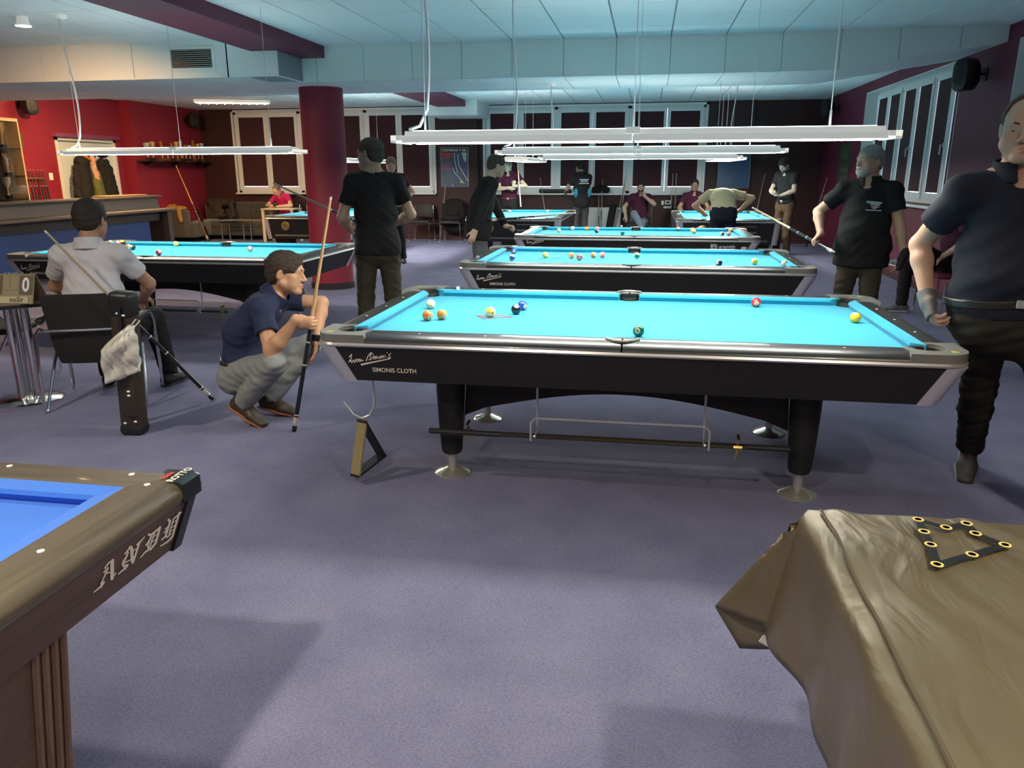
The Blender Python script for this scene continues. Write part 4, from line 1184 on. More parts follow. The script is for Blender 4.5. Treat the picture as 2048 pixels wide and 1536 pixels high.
def V2L(rz, v):
    c, s_ = math.cos(-rz), math.sin(-rz); v = np.array(v, float)
    return np.array((c * v[0] - s_ * v[1], s_ * v[0] + c * v[1], v[2]))
fabric('polo_navy', (.025, .033, .075)); fabric('trousers_grey', (.25, .26, .25)); mat('hair_brown_short', (.055, .035, .022), .75, noise=(30, .4), bump=(80, .8))
mat('shoe_brown', (.050, .036, .024), .5, noise=(20, .2), bump=(60, .1)); mat('sole_tan', (.36, .13, .05), .6); mat('lace_shoe_brown', (.20, .06, .03), .7)
# crouching man, watching the table, cue upright in his right hand
cl = (-2.30, .27, 0); cz = -PI / 2 + .10
G = lambda p: W2L(cl, cz, p)
cueA, cueB = np.array((-2.003, .018, 0.0)), np.array((-1.664, .018, 1.413))
cd_ = nz(cueB - cueA)
grip = cueA + cd_ * (.690 / cd_[2])
# right hand: fingers wrap the shaft
hd = nz(np.array((.80, .10, .22))); hd = nz(hd - cd_ * (hd @ cd_)); hn = np.cross(cd_, hd)   # palm normal
if hn[1] > 0: pass
hn = nz(hn)
wrR = grip - hd * .080 - hn * .026
crouch = person('man in navy polo crouching beside the long table with an upright cue', cl, cz, H=1.80, pelvis=tuple(G((-2.45, .27, .300))), lean=(8, 46), twist=6, head=(-6, 40, 0), hs=1.08,
    Rr=dict(w=G(wrR), pole=V2L(cz, (.2, -.5, -1)), d=V2L(cz, hd), n=V2L(cz, hn), pose='fist', thumb=(.55, .25, .8)),
    L=dict(w=G((-1.985, .40, .500)), pole=V2L(cz, (.9, .5, .3)), d=V2L(cz, (-.15, -.1, -1)), n=V2L(cz, (-.9, -.3, .1)), pose=(.25, .2, .1)),
    legR=dict(a=G((-2.365, .10, .150)), pole=V2L(cz, (1, -.65, -.05)), yaw=-16, pitch=26), legL=dict(a=G((-2.30, .33, .115)), pole=V2L(cz, (1, .18, .2)), yaw=-10, pitch=10),
    vox=.006, skin=(.60, .33, .19), shirt='polo_navy', pants='trousers_grey', shoes='shoe_brown', sole='sole_tan', hair='hair_brown_short', hairstyle='short', fold=1.0)

_a = crouch['arms'][-1]; _w = _a['wr']; _S = SDF()
_S.cone(_w - _a['d'] * .035, _w + _a['d'] * .008, .0355, .034, .01, _a['t'], 1.1, capa=True, capb=True)
part_label(link('wristband', _S.mesh('wristband', .005), mat('band_black', (.012, .012, .013), .5), crouch['root']), 'black wristband')
_S = SDF(); _S.cone(_w + _a['d'] * .005, _w + _a['d'] * .085 + _a['t'] * .016, .026, .020, .008, _a['t'], 1.25, capb=True)
link('cue_glove', _S.mesh('cue_glove', .005), mat('band_black'), crouch['root'])
_a = crouch['arms'][1]
# ------------------------------------------------------------------ cues
def cue(label, A, B, shaft=(.62, .40, .18), butt=(.012, .011, .012), rings=True, thick=1.0, group=None):
    """A butt end, B tip"""
    A, B = Vector(A), Vector(B); d = B - A
    t = thing('pool_cue', label, 'cue', tuple(A), 0, group)
    R = lambda k: (.0148 - .0082 * k) * thick
    P_ = lambda k: tuple(d * k)
    bt = mat('cue_butt_%d_%d' % (butt[0] * 1000, butt[1] * 1000), butt, .25, coat=.4); sm = mat('cue_shaft_%d' % (shaft[0] * 100), shaft, .35, noise=(30, .1))
    link('bumper', MB().tube([P_(0), P_(.012)], [R(0) * .85, R(0)], 10), m_black, t)
    b = link('butt', MB().tube([P_(.012), P_(.50)], [R(.0), R(.5)], 12), bt, t)
    if rings:
        for k in (.03, .075, .30, .40): link('ring', MB().tube([P_(k), P_(k + .006)], [R(k) + .0012] * 2, 12), mat('cue_ring', (.75, .75, .70), .3, metal=.5), b)
        link('sleeve_inlay', MB().tube([P_(.038), P_(.068)], [R(.05) + .0008] * 2, 12), mat('cue_inlay', (.55, .54, .48), .3), b)
    link('joint', MB().tube([P_(.50), P_(.515)], [R(.5) + .0006] * 2, 12), m_steel, t)
    link('shaft', MB().tube([P_(.515), P_(.985)], [R(.515), .0066 * thick], 12), sm, t)
    link('ferrule', MB().tube([P_(.985), P_(.996)], [.0066 * thick] * 2, 10), mat('ferrule_white', (.75, .73, .66), .4), t)
    link('tip', MB().tube([P_(.996), P_(1)], [.0066 * thick, .005 * thick], 10), mat('tip_blue', (.08, .10, .16), .8), t)
    return t
cue('pool cue with black butt and silver rings held upright by the crouching man', cueA + np.array((0, 0, .001)), cueB)

for n_, c_ in (('polo_white', (.60, .58, .60)), ('shirt_black', (.012, .012, .013)), ('shirt_black2', (.016, .016, .018)), ('polo_dark_navy', (.014, .016, .026)), ('polo_maroon', (.050, .008, .026)), ('polo_pink', (.55, .02, .13)), ('tee_pale', (.55, .49, .30)),
               ('sweater_black', (.010, .010, .011)), ('pants_dark', (.022, .019, .014)), ('pants_olive', (.045, .038, .025)), ('pants_black', (.013, .012, .013)), ('jeans_grey', (.075, .080, .092)), ('jeans_blue', (.12, .16, .20)), ('pants_brown', (.075, .050, .028)), ('pants_navy', (.012, .014, .026)), ('pants_grey', (.06, .062, .064))): fabric(n_, c_)
for n_, c_ in (('hair_dark', (.030, .020, .014)), ('hair_grey', (.26, .25, .23)), ('hair_black', (.010, .008, .008)), ('hair_ash', (.07, .05, .032)), ('beard_grey', (.36, .34, .31)), ('beard_dark', (.03, .02, .016)), ('hair_fair', (.20, .15, .09))): mat(n_, c_, .75, noise=(30, .35), bump=(70, .7))
mat('shoe_black', (.014, .013, .013), .45); mat('shoe_grey', (.10, .10, .095), .6); mat('sole_white', (.5, .5, .46), .6); mat('sole_dark', (.03, .028, .026), .6); mat('shoe_dark', (.03, .028, .026), .6)
def at(x, y, Y): p = px_on(x, y, 1, Y); return p
def ray_at(x, y, P, L, far=True):
    """point on the pixel's ray at distance L from P"""
    d = (_f + _r * ((x - 1024) / 1530.878) + _u * ((768 - y) / 1530.878)).normalized(); o = Vector(CAM) - Vector(P)
    b = o.dot(d); c = o.dot(o) - L * L; q = b * b - c
    q = math.sqrt(max(q, 0)); return Vector(CAM) + d * (-b + (q if far else -q))
def place(px, Y): p = px_on(px, 343, 1, Y); return (p.x, Y, 0)

# seated man seen from behind
sl, sz = (-3.60, .46, 0), .38
person('seated man in a pale grey polo seen from behind', sl, sz, H=1.82, pelvis=(0, .0, .475), lean=(3, 9), twist=-4, head=(-10, -4, 0), hs=1.1,
    Rr=dict(w=(.22, .40, .66), pole=(.9, -.3, -.3), n=(0, 0, -1)), L=dict(w=(-.18, .42, .66), pole=(-.9, -.2, -.3), n=(0, 0, -1)),
    legR=dict(a=(.34, .34, .085), pole=(.25, 1, .9), yaw=-25), legL=dict(a=(-.10, .42, .085), pole=(-.1, 1, .8), yaw=5), vox=.0075, skin=(.50, .27, .17), shirt='polo_white', pants='pants_black', shoes='shoe_black', hair='hair_dark', hairstyle='short', tucked=False, belt=False, bulk=.015)

# man in black walking between the tables
loc = place(748, 2.05)
b3 = person('man in black shirt walking away between the tables, cue in his left hand', loc, .45, H=1.80, lean=(2, 5), head=(48, 0, 0), hs=1.05,
    L=dict(w=(-.20, .30, 1.08), pole=(-.55, -.8, -.3), n=(1, 0, 0), d=(.0, 1, .05), pose='fist'), Rr=dict(w=(.16, .26, 1.10), pole=(.8, -.6, -.3), n=(-1, 0, -.2)),
    legL=dict(a=(-.12, .05, .085)), legR=dict(a=(.13, -.06, .085)), vox=.008, skin=(.42, .27, .18), shirt='shirt_black', pants='pants_olive', hair='hair_ash', hairstyle='crop', beard='beard_grey', collar=False, tucked=False, hemz=.06, glasses=True, bulk=.0)
pL = px_on(697, 436, 1, 2.30); tip = ray_at(540, 363, pL, 1.02, far=False)
dv = (tip - pL).normalized()
cue('pool cue held by the walking man in black, pointing at the red column', pL - dv * .48, pL + dv * .98, shaft=(.30, .26, .18))

# young man in maroon polo, hand on hip
loc = place(783, 8.9)
person('young man in maroon polo with a hand on his hip', loc, PI + .25, H=1.79, head=(8, -8, 0), L=dict(w=(-.17, .05, 1.05), pole=(-1, -.3, 0), n=(1, 0, -.3), d=(.5, .5, -.5)), Rr=dict(w=(.22, .12, .95)), legL=dict(a=(-.14, 0, .085)), legR=dict(a=(.14, .05, .085)),
    vox=.012, skin=(.50, .36, .27), shirt='polo_maroon', pants='pants_black', hair='hair_fair', hairstyle='thick')

# man in black sweater and jeans leaning forward with a cue
loc = place(955, 4.45)
person('man in black sweater and grey jeans leaning forward with a cue', loc, -1.15, H=1.76, lean=(8, 20), head=(0, 4, 0), L=dict(w=(.02, .34, .90), pole=(-.4, -.4, -1), n=(.3, 0, -1), d=(.3, 1, -.1), pose='fist'), Rr=dict(w=(.20, -.12, .82), pole=(.4, -1, 0), n=(-1, 0, 0)),
    legL=dict(a=(-.12, .10, .085)), legR=dict(a=(.12, -.10, .085)), vox=.0095, skin=(.48, .34, .24), shirt='sweater_black', pants='jeans_grey', hair='hair_ash', hairstyle='crop', long_sleeve=True, tucked=False, belt=False, collar=False, bulk=.02)
a_ = px_on(985, 440, 1, 4.35); b_ = px_on(1092, 431, 1, 5.0); dv = (b_ - a_).normalized()
cue('pool cue held low by the man in jeans', a_ - dv * .06, a_ + dv * 1.34, shaft=(.30, .26, .20))

# man in maroon polo, arms folded, holding a cue upright
loc = place(1019, 12.25)
person('man in maroon polo with folded arms in dark sleeves holding a cue', loc, PI - .1, H=1.80, head=(-10, -8, 0), Rr=dict(w=(-.05, .25, 1.22), pole=(1, -.1, -.5), n=(0, -1, 0), d=(-1, .1, 0)), L=dict(w=(-.16, .26, 1.26), pole=(-1, .0, -.6), n=(0, -1, 0), d=(-.2, .2, 1), pose='fist'),
    vox=.013, skin=(.42, .36, .26), shirt='polo_maroon', pants='pants_black', hair='hair_fair', hairstyle='short')
p = px_on(1041, 405, 1, 11.95); q = px_on(1036, 338, 1, 11.95)
cue('cue with white butt end held upright by the man with folded arms', p + (p - q) * .15, p + (q - p) * 1.75, butt=(.6, .6, .58), rings=False)

# man in black and cyan jersey at the window sill
loc = place(1164, 12.9)
j7 = person('man in black and cyan jersey seen from behind at the window sill', loc, .45, H=1.76, head=(10, -12, 0), L=dict(w=(-.22, .36, 1.12), pole=(-.6, -.6, -.5), n=(0, 0, -1)), Rr=dict(w=(.10, .38, 1.10), pole=(.9, -.4, -.5), n=(0, 0, -1)),
    vox=.013, skin=(.34, .24, .17), shirt='shirt_black2', pants='pants_grey', hair='hair_black', hairstyle='short', tucked=False, belt=False)
mb = MB()
for k, (z, w_) in enumerate(((1.38, .20), (1.345, .16), (1.30, .22))): mb.box((0, -.135, z), (w_, .02, .022))
part_label(link('back_print', mb, mat('print_jersey', (.5, .55, .58), .6), j7['root']), 'white print on the jersey back')
for s_ in (-1, 1): link('side_panel', MB().sphere((s_ * .15, -.05, 1.10), (.045, .085, .10), 12, 8), mat('jersey_cyan', (.03, .25, .36), .7), j7['root'])

# seated men along the back wall
l8 = place(1283, 13.0)
person('seated man in maroon shirt and blue jeans holding his hand to his face', l8, PI - .15, H=1.76, pelvis=(0, 0, .50), lean=(-4, 0), head=(8, -6, 0), L=dict(w=(-.13, .20, 1.03), pole=(-1, .1, -.8), n=(.6, -.6, 0), d=(.35, -.2, .9), pose='hook'), Rr=dict(w=(.26, .24, .62), pole=(1, -.5, 0), n=(0, 0, -1)),
    legR=dict(a=(-.16, .62, .42), pole=(.2, 1, 1), yaw=35, pitch=10), legL=dict(a=(-.12, .40, .085), pole=(-.1, 1, .8)), vox=.013, skin=(.36, .26, .19), shirt='polo_maroon', pants='jeans_blue', hair='hair_black', hairstyle='short', tucked=False, belt=False, beard='beard_dark')
l9 = place(1391, 12.75)
person('man in maroon shirt seated behind the table of the bending man', l9, PI, H=1.80, pelvis=(0, 0, .52), lean=(0, 2), L=dict(w=(-.2, .30, .64), pole=(-1, -.5, 0), n=(0, 0, -1)), Rr=dict(w=(.2, .30, .64), pole=(1, -.5, 0), n=(0, 0, -1)),
    legR=dict(a=(.14, .40, .085), pole=(0, 1, .8)), legL=dict(a=(-.14, .40, .085), pole=(0, 1, .8)), vox=.013, skin=(.30, .17, .11), shirt='polo_maroon', pants='pants_black', hair='hair_black', hairstyle='crop', tucked=False, belt=False)

# man bending over the far table
loc = place(1452, 8.28)
person('man in pale yellow shirt bending over a far table, seen from behind', loc, .02, H=1.80, pelvis=(0, -.05, .92), lean=(36, 78), head=(0, -45, 0), L=dict(w=(-.22, .52, .87), pole=(-1, -.2, .1), n=(0, 0, -1), d=(.2, 1, 0)), Rr=dict(w=(.30, .36, .95), pole=(1, -.2, .1), n=(0, 0, -1), d=(-.2, 1, 0), pose='fist'),
    legL=dict(a=(-.16, .0, .085)), legR=dict(a=(.16, -.05, .085)), vox=.011, skin=(.60, .40, .25), shirt='tee_pale', pants='pants_navy', hair='hair_dark', hairstyle='crop', collar=False, tucked=True, belt=False, bulk=.02, fold=1.6)

# bearded man in black looking down
loc = place(1577, 11.3)
b11 = person('bearded man in black polo and brown trousers looking down at his hands', loc, PI - .75, H=1.80, head=(0, -28, 0), Rr=dict(w=(.05, .28, 1.12), pole=(1, -.4, -.5), n=(0, 0, 1), d=(-.3, 1, .2), pose='hook'), L=dict(w=(-.06, .30, 1.10), pole=(-1, -.4, -.5), n=(0, 0, 1), d=(.4, 1, .1), pose='hook'),
    vox=.012, skin=(.42, .34, .27), shirt='shirt_black2', pants='pants_brown', hair='hair_dark', hairstyle='thick', beard='beard_dark', fold=1.5)

# grey-haired man holding a cue
loc = place(1742, 2.6); gz = PI - .42
g12 = person('grey haired man in black polo holding a cue at the far table side', loc, gz, H=1.72, head=(-38, 2, 0), hs=1.06, lean=(0, 2), Rr=dict(w=(.31, .12, 1.04), pole=(.8, -.6, -.1), n=(-.3, .2, -1), d=(.45, .55, -.6), pose='fist'), L=dict(w=(-.33, .04, .86), pole=(-.5, -1, 0), n=(1, 0, 0), d=(.25, .15, -1)),
    vox=.008, skin=(.52, .32, .22), shirt='shirt_black', pants='pants_olive', hair='hair_grey', hairstyle='crop', beard='beard_grey', tucked=False, belt=False, bulk=.035, glasses=False, headfat=.004)
_rt = g12['root']
def g2w(p): c, s_ = math.cos(gz), math.sin(gz); return Vector((loc[0] + c * p[0] - s_ * p[1], loc[1] + s_ * p[0] + c * p[1], p[2]))
gh = g12['arms'][1]; hw = g2w(gh['wr'] + gh['d'] * .08 * g12['s'] + gh['n'] * .028 * g12['s'])
tipp = ray_at(1505, 415, hw, 1.16); dv = (tipp - hw).normalized()
cue('pool cue held out by the grey haired man over the tables', hw - dv * .30, hw + dv * 1.16, shaft=(.30, .24, .14))
# chest print on his polo
fc = g12['Rc'] @ np.array((0, 1., 0)); pc = g12['neck'] + g12['Rc'] @ np.array((-.085, .150, -.17)) * g12['s']
mb = MB(); ex = g12['Rc'] @ np.array((1., 0, 0)); ez = g12['Rc'] @ np.array((0, 0, 1.))
for (a, b, w_) in (((-.055, .035), (.045, .028), .016), ((-.03, .018), (.035, .012), .012), ((-.02, -.002), (.03, -.004), .010), ((-.06, -.028), (.05, -.030), .008)):
    ribbon(mb, [a, b], w_, lambda p: tuple(pc - ex * p[0] + ez * p[1] + fc * .012), tuple(fc))
part_label(link('chest_print', mb.mesh('chest_print', 0), mat('print_grey', (.30, .32, .33), .6), _rt), 'grey winged emblem on the chest')
mb = MB(); ribbon(mb, [(.015, .004), (.0, .0), (.012, -.012), (-.008, -.016)], .009, lambda p: tuple(pc - ex * p[0] + ez * p[1] + fc * .014), tuple(fc))
link('chest_mark', mb.mesh('chest_mark', 0), mat('print_pink', (.55, .20, .25), .6), _rt)
# dark cue glove on his left hand
a = g12['arms'][-1]; S_ = SDF(); wr = a['wr']
S_.cone(wr - a['d'] * .03, wr + a['d'] * .10, .034, .026, .01, a['t'], 1.6)
link('glove', S_.mesh('glove', .007), mat('glove_black', (.012, .012, .013), .7), _rt)

# big man walking in at the right
bl, bz = (1.86, -.50, 0), 2.92
b13 = person('large man in dark navy polo and black trousers walking past the table end', bl, bz, H=1.87, pelvis=(.16, .02, .93), side=6, lean=(2, 5), head=(-14, 0, -3), hs=1.06, headfat=.015,
    Rr=dict(w=(.50, .02, .97), pole=(.8, -1, -.2), n=(-1, 0, 0), d=(-.25, .55, -.8), pose='hook'), L=dict(w=(-.34, .15, .92), pole=(-.5, -1, 0), n=(1, 0, 0)),
    legR=dict(a=(.16, -.42, .16), pole=(.1, 1, .2), yaw=-8, pitch=32), legL=dict(a=(-.12, .10, .088), yaw=6), vox=.0065, skin=(.52, .30, .20), shirt='polo_dark_navy', pants='pants_dark', shoes='shoe_dark', sole='sole_white', hair='hair_ash', hairstyle='side', bulk=.06, tucked=True, fold=1.2)
a = b13['arms'][1]; S_ = SDF(); wr = a['wr']
S_.cone(wr - a['d'] * .045, wr + a['d'] * .02, .038, .036, .01, a['t'], 1.15, capa=True).cone(wr + a['d'] * .02, wr + a['d'] * .095, .028, .024, .01, a['t'], 1.9, capb=True)
part_label(link('glove', S_.mesh('glove', .0065), mat('glove_grey', (.13, .115, .10), .7, bump=(120, .3)), b13['root']), 'grey cue glove')

# official in pink polo writing at the small table in the corner
l14 = place(566, 13.25)
person('official in bright pink polo writing at the small table', l14, PI - .25, H=1.74, pelvis=(0, 0, .50), lean=(8, 20), head=(0, -30, 0), Rr=dict(w=(.12, .34, .80), pole=(1, -.3, -.2), n=(0, 0, -1), d=(-.6, .8, 0), pose='hook'), L=dict(w=(-.14, .36, .79), pole=(-1, -.3, -.2), n=(0, 0, -1), d=(.8, .5, 0)),
    legR=dict(a=(.14, .42, .085), pole=(0, 1, .8)), legL=dict(a=(-.14, .42, .085), pole=(0, 1, .8)), vox=.012, skin=(.66, .44, .30), shirt='polo_pink', pants='pants_black', hair='hair_fair', hairstyle='side', tucked=False, belt=False)
# person seated by the right wall, legs crossed
l15 = (3.40, 5.0, 0)
person('person seated by the right wall with crossed legs and grey sneakers', l15, PI / 2 + .1, H=1.76, pelvis=(0, 0, .52), lean=(-3, 2), L=dict(w=(-.24, .20, .66), pole=(-1, -.5, 0), n=(0, 0, -1)), Rr=dict(w=(.2, .26, .68), pole=(1, -.5, 0), n=(0, 0, -1)),
    legR=dict(a=(.10, .42, .085), pole=(0, 1, .8), yaw=-6), legL=dict(a=(.16, .46, .58), pole=(-1, .6, .6), yaw=-70, pitch=-5), vox=.0105, skin=(.45, .30, .22), shirt='polo_maroon', pants='pants_black', shoes='shoe_grey', sole='sole_white', hair='hair_dark', tucked=False, belt=False)
# ------------------------------------------------------------------ brown carom table (lower left)
m_oak = wood_mat('oak_rail', (.080, .064, .041), (.125, .102, .066), .42, axis=1, coat=.1)
m_oak2 = wood_mat('oak_rail_x', (.080, .064, .041), (.125, .102, .066), .42, axis=0, coat=.1)
m_wal = wood_mat('walnut_side', (.075, .042, .026), (.105, .060, .038), .5, axis=1, scale=.8)
m_blue = mat('cloth_blue', (.045, .17, .62), .85, spec=.2, sheen=.15, noise=(5, .06), bump=(900, .05))
AX1, AY1 = -1.016, -2.493; AW, AL = 1.90, 3.30
at_ = thing('carom_table', 'brown wooden carom table with blue cloth and gothic lettering', 'billiard table', (AX1 - AW / 2, AY1 - AL / 2, 0))
hx, hy = AW / 2, AL / 2; rw = .125
def crail(along, side):
    n = hx if along == 0 else hy
    prof = [(0, .803), (rw - .035, .803)] + [(rw - .035 + .035 * math.sin(a), .768 + .035 * math.cos(a)) for a in [PI / 2 * k / 5 for k in range(1, 6)]] + [(rw - .006, .752), (0, .752)]
    rings = []
    for e in (-1, 1):
        ring = []
        for o, z in prof:
            if along == 1:   # runs along y, outward x
                L_ = hy - rw + o; ring.append((side * (hx - rw + o), e * L_, z))
            else:
                L_ = hx - rw + o; ring.append((e * L_, side * (hy - rw + o), z))
        rings.append(ring)
    return MB().loft(rings)
for s in (-1, 1):
    o = link('rail', crail(1, s), m_oak, at_)
    for k in range(-3, 4): link('sight', MB().lathe([(.0001, .0015), (.0075, .0015), (.0075, 0)], 12).mesh('sight'), m_diam, o, (s * (hx - .079), hy - .104 - .346 * (k + 3) , .803))
    o = link('rail', crail(0, s), m_oak2, at_)
    for k in range(-2, 3): link('sight', MB().lathe([(.0001, .0015), (.0075, .0015), (.0075, 0)], 12).mesh('sight'), m_diam, o, (hx - .159 - .353 * (k + 2), s * (hy - .022 - .0), .803) if False else (hx - .159 - .353 * (k + 2), s * (hy - .050), .803))
cw_ = .05
for s in (-1, 1):
    for al in (0, 1):
        n0 = (hx if al == 0 else hy) - rw; N0 = (hy if al == 0 else hx) - rw
        prof = [(0, .764, 0), (-.034, .764, .66), (-.05, .786, 1), (-.046, .797, .94), (0, .803, 0)]
        rings = []
        for e in (-1, 1):
            ring = []
            for o, z, k in prof:
                t_ = e * (n0 - cw_ * k); w_ = s * (N0 + o)
                ring.append((t_, w_, z) if al == 0 else (w_, t_, z))
            rings.append(ring)
        link('cushion', MB().loft(rings), m_blue, at_)
link('bed_cloth', MB().bb(-hx + rw, hx - rw, -hy + rw, hy - rw, .73, .764), m_blue, at_)
for s in (-1, 1):
    link('side_panel', MB().loft([[(s * (hx - .012 - a), y, .752) for a, y in ((0, -hy + .05), (0, hy - .05), (.03, hy - .05), (.03, -hy + .05))], [(s * (hx - .05 - a), y, .622) for a, y in ((0, -hy + .09), (0, hy - .09), (.03, hy - .09), (.03, -hy + .09))]]), m_wal, at_)
    link('end_panel', MB().loft([[(x, s * (hy - .012 - a), .752) for a, x in ((0, -hx + .05), (0, hx - .05), (.03, hx - .05), (.03, -hx + .05))], [(x, s * (hy - .05 - a), .622) for a, x in ((0, -hx + .09), (0, hx - .09), (.03, hx - .09), (.03, -hx + .09))]]), m_wal, at_)
    for e in (-1, 1):
        def cp(i, z, r=.012, c=.045): return [(s * (hx + .002 - i - a), e * (hy + .002 - i - b), z) for a, b in [(c, 0)] + [(r - r * math.sin(q), r - r * math.cos(q)) for q in [PI / 2 * k / 5 for k in range(6)]][::-1][::-1] + [(0, c), (.02, c), (c, .02)]]
        cc = link('corner_post', MB().loft([cp(.045, .618), cp(.008, .752)]), m_black, at_)
        link('corner_cap', MB().loft([[(x, y, .752) for x, y, z in cp(0, 0, c=.085)], [(x, y, .798) for x, y, z in cp(0, 0, c=.085)], [(x, y, .806) for x, y, z in cp(.008, 0, c=.080)]]), mat('cap_green_black', (.012, .020, .020), .2, coat=.5), at_)
link('bottom', MB().bb(-hx + .08, hx - .08, -hy + .12, hy - .12, .63, .65), m_wal, at_)
for sx in (-1, 1):
    for sy in (-1, 1):
        lg_ = link('leg', MB().loft([[(sx * (hx - .24 + a * .8), sy * (hy - .55 + b), 0) for a, b in ((-.12, -.10), (.12, -.10), (.12, .10), (-.12, .10))], [(sx * (hx - .20 + a), sy * (hy - .55 + b), .63) for a, b in ((-.13, -.12), (.13, -.12), (.13, .12), (-.13, .12))]]), m_wal, at_)
        for k in range(4):
            y = hy - .55 + .03 + k * .026
            link('flute', MB().tube([(sx * (hx - .24 + .096 + .001), sy * (y - .01), .0), (sx * (hx - .07 + .001), sy * y, .62)], .008, 6), wood_mat('walnut_flute', (.13, .075, .042), (.17, .10, .06), .45, axis=2), lg_)
# gothic lettering on the long side: strokes traced on the panel
mb = MB(); XF = AX1 - .014
def on_side(p):
    q = px_on(180 + p[0] / 7.68, 1000 + p[1] / 7.68, 0, AX1 - .028); k = (.752 - q.z) / .13
    return (XF - .038 * k + .003 - (AX1 - AW / 2), q.y - (AY1 - AL / 2), q.z)
ANDY = [([(285, 930), (300, 990), (345, 1130), (368, 1205)], 56), ([(368, 1212), (412, 1122)], 20), ([(285, 925), (235, 958), (185, 1040)], 28), ([(245, 1040), (215, 1180), (190, 1290)], 24), ([(215, 1132), (305, 1108)], 20), ([(183, 1108), (240, 1042)], 22), ([(190, 1290), (235, 1268), (200, 1340)], 32), ([(200, 1330), (150, 1370), (92, 1420)], [30, 26, 18]),
        ([(555, 722), (592, 742), (640, 870), (680, 955)], 48), ([(560, 716), (490, 822)], 28), ([(545, 800), (520, 920), (512, 1000), (545, 1030)], 28), ([(495, 935), (540, 860)], 22), ([(490, 985), (496, 930)], 20), ([(715, 640), (706, 760), (696, 950)], 32), ([(680, 682), (740, 620), (780, 560)], [30, 28, 16]), ([(620, 792), (690, 742)], 18), ([(545, 1012), (602, 1000), (570, 1060)], 30), ([(565, 1055), (465, 1140)], [30, 18]), ([(530, 962), (622, 922)], 18),
        ([(842, 524), (885, 538), (980, 460), (1030, 412)], 32), ([(1034, 420), (1030, 660), (965, 760)], 34), ([(955, 500), (936, 745)], 24), ([(908, 560), (888, 700), (935, 765)], 30), ([(850, 692), (900, 602)], 22), ([(960, 560), (1022, 518)], 14), ([(960, 642), (1022, 600)], 14), ([(945, 750), (872, 800), (810, 885)], [34, 28, 18]),
        ([(1150, 300), (1190, 322), (1186, 450), (1180, 562)], 34), ([(1136, 444), (1180, 402)], 22), ([(1134, 502), (1180, 452)], 22), ([(1180, 562), (1130, 612)], 24), ([(1184, 572), (1232, 568), (1272, 520)], 22), ([(1246, 292), (1240, 522)], 20), ([(1326, 192), (1318, 560), (1290, 602)], 32), ([(1240, 292), (1300, 240), (1356, 188)], 24), ([(1250, 352), (1312, 300)], 13), ([(1250, 424), (1312, 380)], 13), ([(1250, 492), (1312, 442)], 13), ([(1300, 592), (1240, 650), (1130, 712)], [32, 28, 18])]
for pts, wv in ANDY: ribbon(mb, pts, [w_ * 1.2 for w_ in wv] if isinstance(wv, list) else wv * 1.2, on_side, (1, 0, 0))
part_label(link('gothic_lettering', mb.mesh('gothic', 0), m_print, at_), 'cream gothic letters ANDY')
# maker's words on the corner cap
ox_, oy_ = AX1 - AW / 2, AY1 - AL / 2
for txt, size, off, m_ in (('Table', .022, (.052, .074), mat('print_red', (.65, .06, .04), .5)), ('ROTTO', .030, (.022, .088), m_print)):
    me = text_mesh(txt, size, 0, bold=.0008)
    for vtx in me.vertices:
        a, b = vtx.co.x, vtx.co.y
        vtx.co = Vector((hx - off[0] - b * .9, hy - off[1] + a * .9, .8082))
    link('cap_lettering', me, m_, at_)

# ------------------------------------------------------------------ covered table (lower right)
CX0, CY0 = .468, -2.495
ct = thing('covered_table', 'billiard table hidden under the dark olive cover', 'billiard table', (1.37, -4.05, 0))
link('cabinet', MB().bb(.50 - 1.37, 2.24 - 1.37, -5.55 + 4.05, -2.53 + 4.05, .58, .80), m_cab, ct)
for sx in (-1, 1):
    for sy in (-1, 1): link('leg', MB().bb(sx * .62 - .1, sx * .62 + .1, sy * 1.1 - .1, sy * 1.1 + .1, 0, .58), m_cab, ct)
rg = np.random.RandomState(4)
waves = [(rg.uniform(-1, 1), rg.uniform(-1, 1), rg.uniform(0, 6.3), rg.uniform(6, 30)) for _ in range(14)]
def wr(x, y):
    v = 0
    for a, b, c, f in waves: v += math.sin(f * (a * x + b * y) + c + 1.5 * math.sin(3 * (b * x - a * y)))
    # a few long straight creases from folding
    cr = 0
    for k, (px_, py_, ang) in enumerate(((.75, -2.8, 2.2), (1.0, -2.9, 2.05), (.62, -3.1, 1.85), (1.3, -3.0, 2.3), (.9, -3.4, 2.0))):
        d = abs((x - px_) * math.sin(ang) - (y - py_) * math.cos(ang)); cr += math.exp(-(d / .018) ** 2) * (.5 + .5 * math.sin(7 * y + k))
    return .0013 * v + .008 * cr
DROP = .315; LX, LY = 1.80, 3.10
us = list(np.linspace(-DROP, 0, 16)) + list(np.linspace(.012, LX, 90)); vs_ = list(np.linspace(-DROP, 0, 16)) + list(np.linspace(.012, LY, 130))
V_ = []
